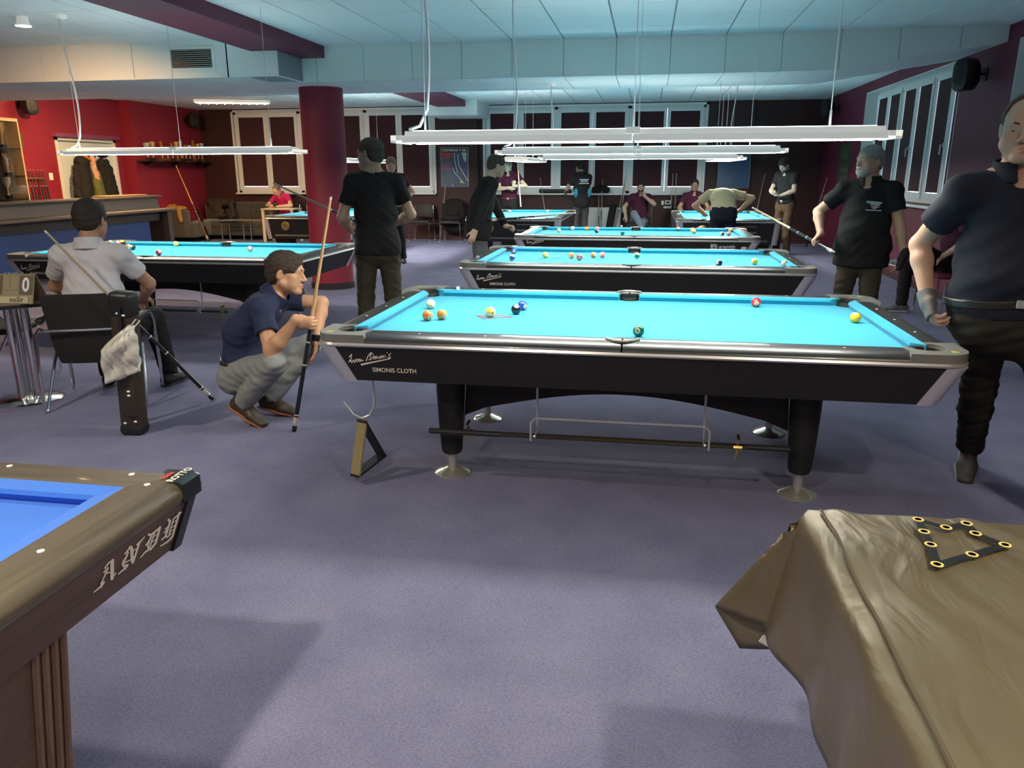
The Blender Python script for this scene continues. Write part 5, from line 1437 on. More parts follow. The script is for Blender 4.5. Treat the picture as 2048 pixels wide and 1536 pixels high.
for iv, v in enumerate(vs_):
    for iu, u in enumerate(us):
        if u >= 0 and v >= 0:
            x, y = CX0 + u, CY0 - v; e = min(u, v); z = .8165 + wr(x, y) + .0 - .010 * math.exp(-e / .02)
            z = max(z, .806)
        elif u < 0 and v >= 0:
            h_ = -u; f = math.exp(-v / .10); y = CY0 - v
            x = CX0 - .012 - .018 * h_ / DROP * (1 + math.sin(v * 11 + 1)) - .012 * math.sin(v * 23) * h_ / DROP - .06 * f * h_; z = .8065 - h_ * (1 - .02 * f)
        elif v < 0 and u >= 0:
            h_ = -v; f = math.exp(-u / .10); x = CX0 + u
            y = CY0 + .012 + .02 * h_ / DROP * (1 + math.sin(u * 9)) + .06 * f * h_; z = .8065 - h_
        else:
            r_ = math.hypot(u, v); ph = math.atan2(-v, -u)
            fl = math.sin(ph * 2) ** 2; al = .16 + .38 * math.exp(-((ph - .52) / .28) ** 2) - .12 * math.exp(-((ph - 1.1) / .2) ** 2)
            x = CX0 - .012 - r_ * math.sin(al) * math.cos(ph); y = CY0 + .012 + r_ * math.sin(al) * math.sin(ph) - .02 * fl; z = .8065 - r_ * math.cos(al)
        V_.append((x, y, z))
n_ = len(us); F_ = [(j * n_ + i, j * n_ + i + 1, (j + 1) * n_ + i + 1, (j + 1) * n_ + i) for j in range(len(vs_) - 1) for i in range(n_ - 1)]
m_cov = mat('cover_nylon', (.19, .152, .086), .38, metal=.55, spec=.9, noise=(3, .2))
_nt = m_cov.node_tree; _tc = _nt.nodes.new('ShaderNodeTexCoord'); _mp = _nt.nodes.new('ShaderNodeMapping'); _mp.inputs['Rotation'].default_value = (0, 0, .45); _mp.inputs['Scale'].default_value = (7, 2.6, 5)
_n = _nt.nodes.new('ShaderNodeTexNoise'); _n.inputs['Scale'].default_value = 1.6; _n.inputs['Detail'].default_value = 3; _n.inputs['Distortion'].default_value = .8
_b = _nt.nodes.new('ShaderNodeBump'); _b.inputs['Strength'].default_value = .4; _b.inputs['Distance'].default_value = .03
_nt.links.new(_tc.outputs['Object'], _mp.inputs[0]); _nt.links.new(_mp.outputs[0], _n.inputs['Vector']); _nt.links.new(_n.outputs['Fac'], _b.inputs['Height']); _nt.links.new(_b.outputs[0], _nt.nodes['Principled BSDF'].inputs['Normal'])
cv = thing('table_cover', 'wrinkled dark olive nylon cover draped over a table', 'cover', (CX0, CY0, .5))
me = bpy.data.meshes.new('cover'); me.from_pydata([(a - CX0, b - CY0, c - .5) for a, b, c in V_], [], F_); me.update(); me.shade_smooth()
co_ = link('cover_cloth', me, m_cov, cv)
md_ = co_.modifiers.new('thick', 'SOLIDIFY'); md_.thickness = .0015; md_.offset = 1
# sewn seam just inside the edge and the small care tag
sp = []
for k in range(60):
    v = .02 + k * .045; sp.append((.022 + .004 * math.sin(v * 5), -v, .3185 + wr(CX0 + .022, CY0 - v)))
link('seam', MB().tube(sp, .003, 5), mat('seam_olive', (.09, .07, .042), .6), cv)
link('care_tag', rbox((-.055, .030, -.055), (.03, .002, .022), .001, 1, Matrix.Rotation(.5, 3, 'Y')), m_white, cv)
# racking template lying on the cover
tp = [px_on(x, y, 2, .828) for x, y in ((1836, 1040), (1892, 1056), (1933, 1048), (1951, 1068), (2010, 1091), (1874, 1130), (1861, 1090))]
mids = [(tp[i] + tp[(i + 1) % len(tp)]) / 2 for i in range(len(tp))]
template('rack_template', 'black racking template with yellow marks lying on the cover', tp, .016, mat('template_black', (.012, .012, .013), .35), dots=tp + [mids[4], mids[6]], md=mat('print_yellow', (.65, .52, .16), .5))
# ------------------------------------------------------------------ chairs
m_seatblk = mat('seat_black', (.014, .012, .010), .6, noise=(8, .2), bump=(120, .2))
m_seatmar = mat('seat_maroon', (.10, .015, .03), .7, bump=(120, .2))
def arm_chair(label, loc, rz, m, group=None):
    t = thing('armchair', label, 'chair', loc, rz, group)
    # curved back shell
    rings = []
    for z, w_, y in ((.315, .205, -.205), (.40, .225, -.225), (.55, .240, -.245), (.70, .250, -.262), (.775, .252, -.272), (.785, .245, -.272)):
        ring = [(w_ * k / 6, y + .035 * (k / 6) ** 2, z) for k in range(-6, 7)] + [(w_ * k / 6, y + .022 + .035 * (k / 6) ** 2, z) for k in range(6, -7, -1)]
        rings.append(ring)
    link('backrest', MB().loft(rings), m, t)
    link('seat', rbox((0, .03, .425), (.47, .46, .05), .02), m, t)
    link('back_rail', MB().tube([(-.295, -.20, .555), (-.25, -.262, .553), (0, -.275, .552), (.25, -.262, .553), (.295, -.20, .555)], .0095, 8), m_chrome, t)
    for s in (-1, 1):
        link('leg', MB().tube([(s * .295, -.20, .555), (s * .305, -.245, .53), (s * .31, -.275, .30), (s * .312, -.29, .04), (s * .312, -.275, .012), (s * .308, -.25, .022), (s * .27, -.02, .40)], .011, 8), m_chrome, t)
        link('leg', MB().tube([(s * .295, -.20, .575), (s * .30, .05, .60), (s * .30, .17, .585), (s * .30, .235, .52), (s * .30, .255, .35), (s * .305, .27, .012)], .011, 8), m_chrome, t)
        link('armrest', rbox((s * .298, -.06, .608), (.05, .26, .022), .01), m_black, t)
    return t
def plain_chair(label, loc, rz, m, group=None):
    t = thing('chair', label, 'chair', loc, rz, group)
    link('seat', rbox((0, 0, .44), (.46, .44, .06), .025), m, t)
    link('backrest', rbox((0, -.235, .68), (.44, .05, .32), .024, rot=Matrix.Rotation(.14, 3, 'X')), m, t)
    for sx in (-1, 1):
        link('leg', MB().tube([(sx * .22, -.25, .80), (sx * .235, -.21, .45), (sx * .245, -.25, .01)], .0105, 7), m_chrome, t)
        link('leg', MB().tube([(sx * .23, .20, .43), (sx * .245, .225, .01)], .0105, 7), m_chrome, t)
        for y in (-.25, .225): link('glide', MB().sphere((sx * .245, y, .013), .013, 8, 6), m_white, t)
    link('cross_bar', MB().tube([(-.232, 0, .40), (.232, 0, .40)], .008, 6), m_chrome, t)
    return t
arm_chair('black shell armchair with chrome frame under the seated man', sl, sz, m_seatblk)
arm_chair('black armchair on the far side of the small score table', (-4.72, .78, 0), -1.3, m_seatblk)
plain_chair('dark chair under the man holding his hand to his face', (l8[0], l8[1], 0), PI - .15, m_seatblk)
plain_chair('dark chair behind the table of the bending man', (l9[0], l9[1], 0), PI, m_seatblk)
plain_chair('empty dark chair against the back wall left of the draped chair', (-5.05, 13.32, 0), PI, m_seatblk)
plain_chair('dark chair draped with a black coat under the colourful poster', (-4.32, 13.30, 0), PI, m_seatblk)
plain_chair('chair of the pink shirted official', (l14[0], l14[1] - .02, 0), PI - .25, m_seatblk)
plain_chair('maroon chair under the person with crossed legs', (l15[0], l15[1], 0), PI / 2 + .1, m_seatmar)
plain_chair('empty maroon chair by the right wall, nearer the big man', (3.36, 4.12, 0), PI / 2, m_seatmar)

# draped garments as soft folded blobs
def garment(name, label, loc, prims, m, vox=.012, fold=.008, rz=0, cat='coat', fdir=(1., 0, .1)):
    S = SDF()
    for p in prims:
        if p[0] == 'c': S.cone(p[1], p[2], p[3], p[4], .05, p[5] if len(p) > 5 else None, p[6] if len(p) > 6 else 1.0)
        elif p[0] == 'e': S.ell(p[1], p[2], None, .05)
        elif p[0] == 'x': S.cut(p[1], p[2])
    o = thing(name, label, cat, loc, rz)
    link('cloth', S.mesh('garment', vox, [(fold, 38, fdir), (fold * .5, 80, None)], int(abs(loc[1]) * 7)), m, o)
    return o
m_coatblk = fabric('coat_black', (.014, .013, .013)); m_coatgrn = fabric('coat_green', (.10, .11, .035)); m_coatbrn = fabric('coat_dark_brown', (.040, .030, .020)); m_must = fabric('jacket_mustard', (.30, .17, .045))
X_, Y_ = (1., 0, 0), (0, 1., 0)
garment('coat', 'black coat draped over the chair under the colourful poster', (-4.30, 13.36, 0), [('c', (0, .10, .86), (0, .10, .30), .10, .13, X_, 2.0), ('c', (-.2, .05, .80), (-.25, -.02, .40), .06, .05), ('c', (.2, .05, .80), (.24, -.02, .42), .06, .05), ('e', (0, -.04, .52), (.26, .22, .09))], m_coatblk)
# coats on the stand by the pale door
cs = thing('coat_stand', 'dark coat stand in front of the pale door', 'coat stand', (-10.66, 9.74, 0))
link('pole', MB().tube([(0, 0, .02), (0, 0, 1.92)], .018, 10), m_black, cs)
link('base', MB().lathe([(.20, 0), (.20, .015), (.04, .04), (.018, .05)], 24), m_black, cs)
for k in range(6):
    a = k * PI / 3; link('hook', MB().tube([(0, 0, 1.80), (.10 * math.cos(a), .10 * math.sin(a), 1.79), (.14 * math.cos(a), .14 * math.sin(a), 1.86)], .009, 6), m_black, cs)
garment('coat', 'long black hooded coat hanging left on the coat stand', (-10.60, 9.44, 0), [('c', (0, 0, 1.74), (0, -.05, 1.0), .11, .16, Y_, 1.3), ('c', (0, -.14, 1.62), (0, -.24, 1.15), .06, .05), ('e', (.02, 0, 1.74), (.10, .13, .09))], m_coatblk, fold=.012, fdir=(0, 1., .1))
garment('coat', 'olive green coat hanging in the middle of the coat stand', (-10.52, 9.72, 0), [('c', (0, 0, 1.55), (0, .02, .98), .06, .10, Y_, 1.4)], m_coatgrn, fold=.01, fdir=(0, 1., .1))
garment('scarf', 'peach scarf hanging over the coats', (-10.50, 9.66, 0), [('c', (0, -.02, 1.80), (0, .04, 1.42), .035, .045, Y_, 1.5)], fabric('scarf_peach', (.55, .30, .18)), cat='scarf')
garment('hood', 'orange lining of a hood on top of the coats', (-10.50, 9.50, 0), [('c', (0, -.09, 1.86), (0, .10, 1.77), .03, .03)], fabric('hood_orange', (.55, .18, .03)), cat='coat')
garment('coat', 'black jacket hanging right on the coat stand', (-10.60, 10.06, 0), [('c', (0, 0, 1.72), (0, .08, 1.0), .10, .15, Y_, 1.5), ('c', (0, .16, 1.62), (0, .26, 1.1), .06, .05)], m_coatblk, fold=.012, fdir=(0, 1., .1))
garment('cap', 'black cap hung on top of the right jacket', (-10.60, 10.06, 0), [('e', (0, .02, 1.90), (.10, .12, .08)), ('c', (0, -.10, 1.90), (0, -.16, 1.92), .02, .015, X_, 3.0)], m_coatblk, fold=.002, cat='cap')

# ------------------------------------------------------------------ small score table with flip score board
st = thing('pedestal_table', 'small dark table on chrome columns and a round chrome base', 'table', (-4.14, .36, 0))
o8 = [(.335 * math.cos(PI / 8 + k * PI / 4), .335 * math.sin(PI / 8 + k * PI / 4)) for k in range(8)]
link('table_top', MB().prism(o8, 2, .70, .722), wood_mat('table_laminate', (.17, .14, .10), (.20, .165, .12), .35), st)
link('edge_band', MB().prism([(x * 1.004, y * 1.004) for x, y in o8], 2, .692, .715), m_black, st)
link('base', MB().lathe([(.215, 0), (.215, .012), (.20, .022), (.05, .034), (.03, .036)], 40), m_chrome, st)
for k in range(3):
    a = k * 2 * PI / 3 + .4; link('column', MB().tube([(.055 * math.cos(a), .055 * math.sin(a), .03), (.055 * math.cos(a), .055 * math.sin(a), .695)], .028, 16), m_chrome, st)
sb = thing('score_board', 'flip score board with a white zero card on the small table', 'score board', (-3.935, .185, .722), .12)
m_card = mat('card_tan', (.30, .25, .14), .6); m_card2 = mat('card_brown', (.13, .10, .06), .6); m_strip = mat('strip_cream', (.50, .45, .28), .6)
fr_ = MB().loft([[(-.30, -.035, 0), (.115, -.035, 0), (.115, -.028, 0), (-.30, -.028, 0)], [(-.30, .03, .185), (.115, .03, .185), (.115, .037, .185), (-.30, .037, .185)]])
link('front_board', fr_, m_card, sb)
link('rear_board', MB().loft([[(-.30, .13, 0), (.115, .13, 0), (.115, .137, 0), (-.30, .137, 0)], [(-.30, .04, .185), (.115, .04, .185), (.115, .047, .185), (-.30, .047, .185)]]), m_card, sb)
tl = math.atan2(.065, .185)
def bpt(x, h, off=.004): return (x, -.035 + h * .065 / .185 - off * math.cos(tl), h + off * math.sin(tl))
def card(x0, x1, h0, h1, m, nm, off=.003):
    return link(nm, MB().loft([[bpt(x0, h0, off), bpt(x1, h0, off), bpt(x1, h0, off - .002), bpt(x0, h0, off - .002)], [bpt(x0, h1, off), bpt(x1, h1, off), bpt(x1, h1, off - .002), bpt(x0, h1, off - .002)]]), m, sb)
card(.020, .110, .058, .178, m_card2, 'number_card'); card(-.035, .012, .085, .178, m_card, 'number_card'); card(-.085, -.043, .085, .178, m_card, 'number_card'); card(-.175, -.095, .058, .178, m_card2, 'number_card')
me = text_mesh('0', .115, 0, align='CENTER', bold=.003)
for v in me.vertices: v.co = bpt(.064 + v.co.x * .85, .078 + v.co.y * 1.05, .0048)
link('card_number', me, m_white, sb)
card(-.295, .085, .004, .045, m_strip, 'name_strip', .005)
me = text_mesh('noSir', .048, 0, align='RIGHT', bold=.0006)
for v in me.vertices: v.co = bpt(.055 + v.co.x * .9, .012 + v.co.y * .9, .0062)
link('strip_lettering', me, m_black, sb)
for x in (-.075, -.05, -.02, .0, .035, .095): link('ring_binder', MB().tube([(x, .03 + .012 * math.cos(a), .185 + .012 * math.sin(a)) for a in [2 * PI * k / 10 for k in range(10)]], .002, 5, close=True), m_steel, sb)
tag(link('pen', MB().tube([(-3.905, .165, .730), (-3.84, .19, .730)], .006, 8), mat('pen_pink', (.45, .16, .20), .4)), 'short pink pen lying on the small table', 'pen')
tag(link('waste_bin', MB().lathe([(.13, 0), (.16, .32), (.15, .32), (.125, .02), (.0005, .02)], 28, (-4.36, -.10, 0)), mat('bin_red', (.32, .015, .03), .4)), 'red waste bin next to the small table', 'bin')

# ------------------------------------------------------------------ cue case with plastic bag, and the cue behind the seated man
cc_ = thing('cue_case', 'tall brown black cue case standing upright with metal buckles', 'cue case', (-2.955, -.165, 0), .1, rot=(.02, .06, .1))
m_leather = mat('leather_dark', (.040, .030, .018), .38, noise=(6, .3), bump=(70, .25))
link('case_body', rbox((0, 0, .44), (.135, .11, .86), .03, 3), m_leather, cc_)
link('case_lid', rbox((0, 0, .80), (.142, .117, .16), .03, 3), m_black, cc_)
link('side_pocket', rbox((.028, -.062, .34), (.07, .04, .42), .016, 2), m_leather, cc_)
link('bottom_cap', rbox((0, 0, .035), (.142, .117, .07), .025, 2), m_black, cc_)
for (x, z) in ((.03, .27), (.03, .295), (-.02, .085), (.045, .10), (-.005, .76), (.03, .75)): link('buckle', MB().sphere((x, -.086 if z < .5 and z > .2 else -.066, z), (.011, .006, .007), 8, 6), m_white, cc_)
link('strap', MB().tube([(.01, -.07, .80), (.012, -.072, .70), (.012, -.072, .60)], .009, 6), m_black, cc_)
tag(link('umbrella', rbox((-3.045, -.04, .27), (.035, .035, .50), .015, 2, Matrix.Rotation(.12, 3, 'Y')), m_leather), 'slim dark tube leaning behind the cue case', 'tube')
pb = [px_on(x, y, 1, -.275) for x, y in ((258, 652), (270, 652), (283, 742), (213, 768))]
pm = px_on(204, 702, 1, -.275)
o0 = pb[0]; bagv = []; N_ = 18
for j in range(N_ + 1):
    b_ = j / N_
    if b_ < .5: lft = pb[0].lerp(pm, b_ / .5)
    else: lft = pm.lerp(pb[3], (b_ - .5) / .5)
    rgt = pb[1].lerp(pb[2], b_)
    for i in range(N_ + 1):
        a_ = i / N_; p = lft.lerp(rgt, a_)
        dpt = math.sin(a_ * PI) ** .7 * math.sin(min(1, b_ * 1.25) * PI) * .05
        p = p + Vector((0, -dpt * (1 if True else 0), 0)) + Vector((0, .010 * math.sin(a_ * 17 + b_ * 5) * b_ + .007 * math.sin(b_ * 15 + a_ * 9) + .005 * math.sin(a_ * 31 - b_ * 22), 0))
        bagv.append(tuple(p - o0))
pbag = thing('plastic_bag', 'crumpled white plastic bag hanging from the cue case', 'bag', tuple(o0))
me = bpy.data.meshes.new('bag'); me.from_pydata(bagv, [], [(j * (N_ + 1) + i, j * (N_ + 1) + i + 1, (j + 1) * (N_ + 1) + i + 1, (j + 1) * (N_ + 1) + i) for j in range(N_) for i in range(N_)]); me.update(); me.shade_smooth()
bo_ = link('bag_film', me, mat('bag_white', (.62, .60, .52), .3, bump=(45, .5)), pbag); sm_ = bo_.modifiers.new('s', 'SOLIDIFY'); sm_.thickness = .012; sm_.offset = -1
mb = MB(); base_ = px_on(240, 700, 1, -.30)
for (x0, y0, x1, y1) in ((226, 712, 248, 680), (232, 716, 252, 690)): 
    a_, b_ = px_on(x0, y0, 1, -.335), px_on(x1, y1, 1, -.335); mb.tube([tuple(a_ - o0), tuple(b_ - o0)], .005, 4)
link('bag_handle', MB().tube([(.0, .02, 0), (.012, .05, .03), (.03, .06, .02), (.018, .02, -.01)], .004, 5), mat('bag_white'), pbag)
but = px_on(426, 799, 2, .012)
tp_ = ray_at(88, 460, but, 1.46, far=False)
cue('pool cue slanting behind the back of the seated man', but, tp_, shaft=(.42, .35, .22))

# ------------------------------------------------------------------ bar counter, trophy cabinet, trophies
m_bar = mat('bar_grey_brown', (.15, .125, .10), .45, noise=(3, .08)); m_bard = mat('bar_dark', (.030, .027, .025), .5); m_barblue = mat('bar_blue', (.02, .06, .22), .5)
bc_ = thing('bar_counter', 'long grey brown bar counter with a blue lower front', 'counter', (-8.6, 6.3, 0))
link('bar_top', rbox((-.16, -.05, 1.135), (.44, 5.06, .035), .01), mat('bar_top', (.11, .10, .09), .3), bc_)
link('upper_front', MB().loft([[(.02, -2.5, .93), (.02, 2.42, .93), (-.30, 2.42, .93), (-.30, -2.5, .93)], [(-.02, -2.5, 1.118), (-.02, 2.42, 1.118), (-.30, 2.42, 1.118), (-.30, -2.5, 1.118)]]), m_bar, bc_)
link('ledge', rbox((.06, 0, .905), (.40, 5.1, .045), .01), m_bar, bc_)
link('dark_band', MB().bb(-.02, .06, -2.5, 2.45, .72, .884), m_bard, bc_)
link('blue_panel', MB().bb(-.04, .03, -2.5, 2.05, .06, .72), m_barblue, bc_)
link('end_panel', MB().bb(-.30, .10, 2.36, 2.46, 0, .884), m_bard, bc_)
link('end_post', MB().bb(.10, .20, 2.36, 2.48, 0, .884), mat('bar_post', (.07, .062, .055), .5), bc_)
link('plinth', MB().bb(-.28, 0, -2.5, 2.36, 0, .07), m_bard, bc_)
tag(link('tray', rbox((-8.80, 8.0, 1.166), (.24, 1.1, .022), .008), mat('tray_wood', (.30, .20, .10), .4)), 'flat wooden board lying on the bar top', 'board')

m_gold = mat('gold', (.80, .52, .14), .34, metal=.75); m_silv = mat('silver', (.75, .74, .72), .3, metal=.75); m_marb = mat('marble_black', (.02, .018, .018), .25); m_marb2 = mat('marble_brown', (.16, .07, .03), .3)
def trophy(label, loc, h, kind, m, mbase, group, rz=0):
    t = thing('trophy', label, 'trophy', loc, rz, group)
    link('base', rbox((0, 0, .03), (.085, .085, .06), .004, 1), mbase, t)
    if kind == 0:
        link('cup', MB().lathe([(.03, .06), (.012, .08), (.010, .06 + h * .35), (.018, .06 + h * .40), (.05, .06 + h * .6), (.065, .06 + h), (.060, .06 + h), (.04, .06 + h * .62), (.0005, .06 + h * .5)], 18), m, t)
        for s in (-1, 1): link('handle', MB().tube([(0, s * .052, .06 + h * .62), (0, s * .085, .06 + h * .72), (0, s * .095, .06 + h * .92), (0, s * .064, .06 + h * .98)], .005, 6), m, t)
    elif kind == 1:
        link('figure', MB().lathe([(.03, .06), (.014, .075), (.012, .06 + h * .3), (.026, .06 + h * .4), (.022, .06 + h * .6), (.034, .06 + h * .72), (.012, .06 + h * .82), (.020, .06 + h * .9), (.0005, .06 + h)], 14), m, t)
        link('arm', MB().tube([(0, -.03, .06 + h * .74), (0, -.07, .06 + h * .95)], .008, 6).tube([(0, .03, .06 + h * .74), (0, .06, .06 + h * .6)], .008, 6), m, t)
    else:
        link('column', MB().bb(-.02, .02, -.028, .028, .06, .06 + h * .8), m, t)
        link('star', MB().lathe([(.0005, -.008), (.05, -.008), (.05, .008), (.0005, .008)], 5, (0, 0, .06 + h * .9), axis=0), m, t)
    return t
sh = thing('trophy_shelf', 'dark glass shelf full of trophies on the red wall', 'shelf', (XP, 12.5, 1.80))
link('board', MB().bb(0, .26, -1.30, 1.22, -.02, 0), mat('shelf_glass', (.03, .03, .03), .1), sh)
for y in (-1.0, 0, .95): link('shelf_bracket', MB().prism([(0, -.02), (.22, -.02), (0, -.12)], 1, y - .006, y + .006), m_black, sh)
tro = [(11.42, .30, 0, m_silv, m_marb, 'slim silver cup at the left end of the trophy shelf'), (11.62, .33, 0, m_gold, m_marb, 'gold and green cup beside the slim silver cup'), (11.95, .36, 1, m_gold, m_marb2, 'gold figure trophy with raised arm left of the short silver cup'), (12.15, .24, 0, m_silv, m_marb2, 'short silver cup on the trophy shelf'),
       (12.34, .34, 1, m_gold, m_marb, 'gold figure trophy on black marble right of the short silver cup'), (12.52, .36, 0, m_gold, m_marb2, 'wide gold cup on brown marble'), (12.70, .40, 2, m_gold, m_marb, 'tall gold column trophy with a star'), (12.86, .33, 1, m_gold, m_marb, 'gold figure trophy between the star columns'), (13.02, .30, 0, m_silv, m_marb, 'silver cup between the star columns'),
       (13.20, .42, 2, m_gold, m_marb2, 'tallest gold star column trophy'), (13.38, .34, 0, m_gold, m_marb, 'gold cup near the right end of the trophy shelf'), (13.54, .36, 0, m_silv, m_marb2, 'silver cup at the right end of the trophy shelf')]
for y, h_, k, m_, mb_, lb in tro: trophy(lb, (XP + .14, y, 1.80), h_, k, m_, mb_, 'trophies on the wall shelf')
cb = thing('trophy_cabinet', 'black glazed trophy cabinet with pale edges behind the bar', 'cabinet', (-10.90, 7.40, 0))
link('back_panel', MB().bb(0, .02, -.48, .48, 0, 2.42), m_dark, cb)
link('top', MB().bb(0, .42, -.50, .50, 2.38, 2.43), mat('cab_edge', (.50, .38, .22), .4), cb)
for s in (-1, 1): link('side', MB().bb(0, .42, s * .49 - .012, s * .49 + .012, 0, 2.38), mat('cab_edge'), cb)
for z in (.6, 1.12, 1.50, 1.95): link('shelf_board', MB().bb(.02, .40, -.478, .478, z - .012, z), m_dark, cb)
link('glass_door', MB().bb(.41, .416, -.478, .478, .1, 2.38), mat('glass_cab', (1, 1, 1), .02, trans=1.0), cb)
for (y, z, h_, k, m_, lb) in ((7.72, 1.95, .36, 0, m_gold, 'gold cup on the top shelf of the cabinet'), (7.74, 1.50, .32, 1, m_silv, 'silver figure trophy on the cabinet shelf'), (7.66, 1.12, .30, 0, m_silv, 'silver cup on the lower cabinet shelf'), (7.40, 1.12, .28, 0, m_gold, 'gold cup on the lower cabinet shelf')):
    trophy(lb, (-10.68, y, z), h_, k, m_, m_marb, None)
tag(link('picture_frame', MB().bb(XL, XL + .02, 8.28, 8.44, 1.97, 2.24), mat('frame_wood', (.12, .07, .03), .4)), 'small dark picture frame beside the cabinet', 'picture')
lsw = thing('light_switch', 'white light switch plate on the red wall', 'switch', (XL, 8.99, 1.48))
link('plate', rbox((.006, 0, 0), (.012, .09, .13), .003, 1), m_white, lsw); link('rocker', rbox((.013, 0, 0), (.006, .05, .08), .002, 1), m_pvc, lsw)
crk = thing('cue_rack', 'wooden wall cue rack holding house cues', 'rack', (XL, 8.52, 0))
link('rack_base', rbox((.09, .02, 1.0), (.16, .62, .04), .006), mat('rack_wood', (.20, .11, .05), .4), crk)
link('rack_top', rbox((.05, .0, 1.45), (.05, .5, .025), .004), mat('rack_wood'), crk)
for k in range(7):
    cue('house cue standing in the wall rack beside the cabinet', (XL + .11, 8.30 + .07 * k + (.03 if k > 3 else 0), 1.021), (XL + .06, 8.30 + .07 * k + (.03 if k > 3 else 0), 1.60), shaft=(.10, .03, .02) if k % 2 else (.05, .03, .02), rings=False, thick=1.1, group='house cues in the wall rack')

# ------------------------------------------------------------------ lounge corner
m_sofa = mat('sofa_velvet', (.045, .043, .030), .8, sheen=.4, noise=(7, .45), bump=(30, .2))
sf = thing('sofa', 'dark green grey velvet corner sofa', 'sofa', (-9.68, 13.3, 0))
link('base', rbox((.0, 0, .19), (1.86, .80, .18), .03), m_sofa, sf)
for k in range(3):
    link('seat_cushion', rbox((-.62 + .62 * k, -.05, .36), (.615, .72, .17), .05, 3), m_sofa, sf)
    link('back_cushion', rbox((-.62 + .62 * k, .33, .62), (.615, .18, .46), .06, 3), m_sofa, sf)
link('side_section', rbox((-.68, -.78, .27), (.52, .80, .34), .05, 3), m_sofa, sf)
link('armrest', rbox((-.72, -1.17, .42), (.44, .20, .62), .06, 3), m_sofa, sf)
for x in (-.85, 0, .85): link('foot', MB().tube([(x, -.33, 0), (x, -.33, .10)], .02, 8), m_chrome, sf)
garment('jacket', 'dark brown jacket thrown over the sofa back', (-10.05, 13.28, 0), [('c', (-.30, .18, .86), (.22, .18, .84), .10, .09), ('c', (-.15, .05, .84), (.05, -.12, .56), .10, .07, X_, 2.4), ('c', (.24, .10, .80), (.36, -.05, .52), .07, .05)], m_coatbrn, fold=.014, cat='jacket')
garment('jacket', 'mustard jacket lying over the sofa arm', (-10.46, 12.13, 0), [('e', (0, 0, .76), (.26, .16, .06)), ('c', (.12, -.08, .74), (.18, -.16, .48), .06, .04), ('c', (-.1, .05, .80), (-.2, .0, .76), .06, .05)], m_must, fold=.012, cat='jacket')
bs = px_on(417, 482, 2, .01)
cue('thick honey coloured cue leaning in the lounge corner', bs, ray_at(352, 331, bs, 1.62, far=False), shaft=(.70, .36, .10), butt=(.20, .07, .03), thick=1.45)
tag(link('cue_bag', rbox((-10.16, 12.62, .36), (.10, .09, .74), .03, 2, Matrix.Rotation(-.30, 3, 'Y')), m_coatblk), 'black cue bag leaning against the sofa beside the thick cue', 'cue bag')
gt = thing('coffee_table', 'low glass table with chrome legs before the sofa', 'table', (-9.30, 12.60, 0))
link('glass_top', rbox((0, 0, .44), (.62, .42, .012), .004, 1), mat('glass_cab'), gt)
for sx in (-1, 1):
    for sy in (-1, 1): link('leg', MB().tube([(sx * .27, sy * .17, 0), (sx * .27, sy * .17, .434)], .014, 10), m_chrome, gt)
dk = thing('small_desk', 'small cream desk of the pink shirted official', 'table', (-8.17, 12.66, 0))
m_cream = mat('cream_wood', (.62, .54, .38), .45)
link('desk_top', rbox((0, 0, .74), (.78, .50, .03), .006), m_cream, dk)
for sx in (-1, 1):
    for sy in (-1, 1): link('leg', rbox((sx * .35, sy * .21, .3625), (.055, .055, .725), .004, 1), m_cream, dk)
tag(link('paper', MB().bb(-8.20, -7.98, 12.58, 12.80, .755, .757), m_white), 'sheet of paper on the small cream desk', 'paper')

# ------------------------------------------------------------------ back wall: radiator, posters, sill things, leaning cues
rd_ = thing('radiator', 'white panel radiator under the windows', 'radiator', (-.92, YB - .035, 0))
link('panel', rbox((0, -.07, .44), (.86, .05, .62), .01), m_pvc, rd_)
for k in range(20): link('fin', MB().bb(-.41 + .0432 * k - .012, -.41 + .0432 * k + .012, -.103, -.094, .16, .72), m_pvc, rd_)
link('grille', MB().bb(-.43, .43, -.10, -.0, .745, .76), m_pvc, rd_)
for x in (-.38, .38): link('pipe', MB().tube([(x, -.05, 0), (x, -.05, .15)], .012, 8), m_pvc, rd_)
for (x0, x1, z0, z1, lb) in ((.40, .455, .82, .91, 'tiny white sensor left of the thermostat'), (.48, .60, .83, .92, 'white thermostat box on the back wall'), (.45, .63, .745, .79, 'flat white box under the thermostat')):
    t_ = thing('wall_box', lb, 'wall box', ((x0 + x1) / 2, YB, (z0 + z1) / 2)); link('casing', rbox((0, -.015, 0), (x1 - x0, .03, z1 - z0), .005, 1), m_pvc, t_)
    if x1 - x0 > .1 and z1 - z0 > .05: link('display', MB().bb(-.035, .035, -.0325, -.029, -.018, .022), m_dark, t_)
for (x, z, lb) in ((-7.06, 1.0, 'white wall socket left of the red column'), (-8.02, .72, 'white wall socket behind the official')): tag(link('wall_socket', rbox((x, YB - .008, z), (.09, .016, .13), .003, 1), m_pvc), lb, 'socket')
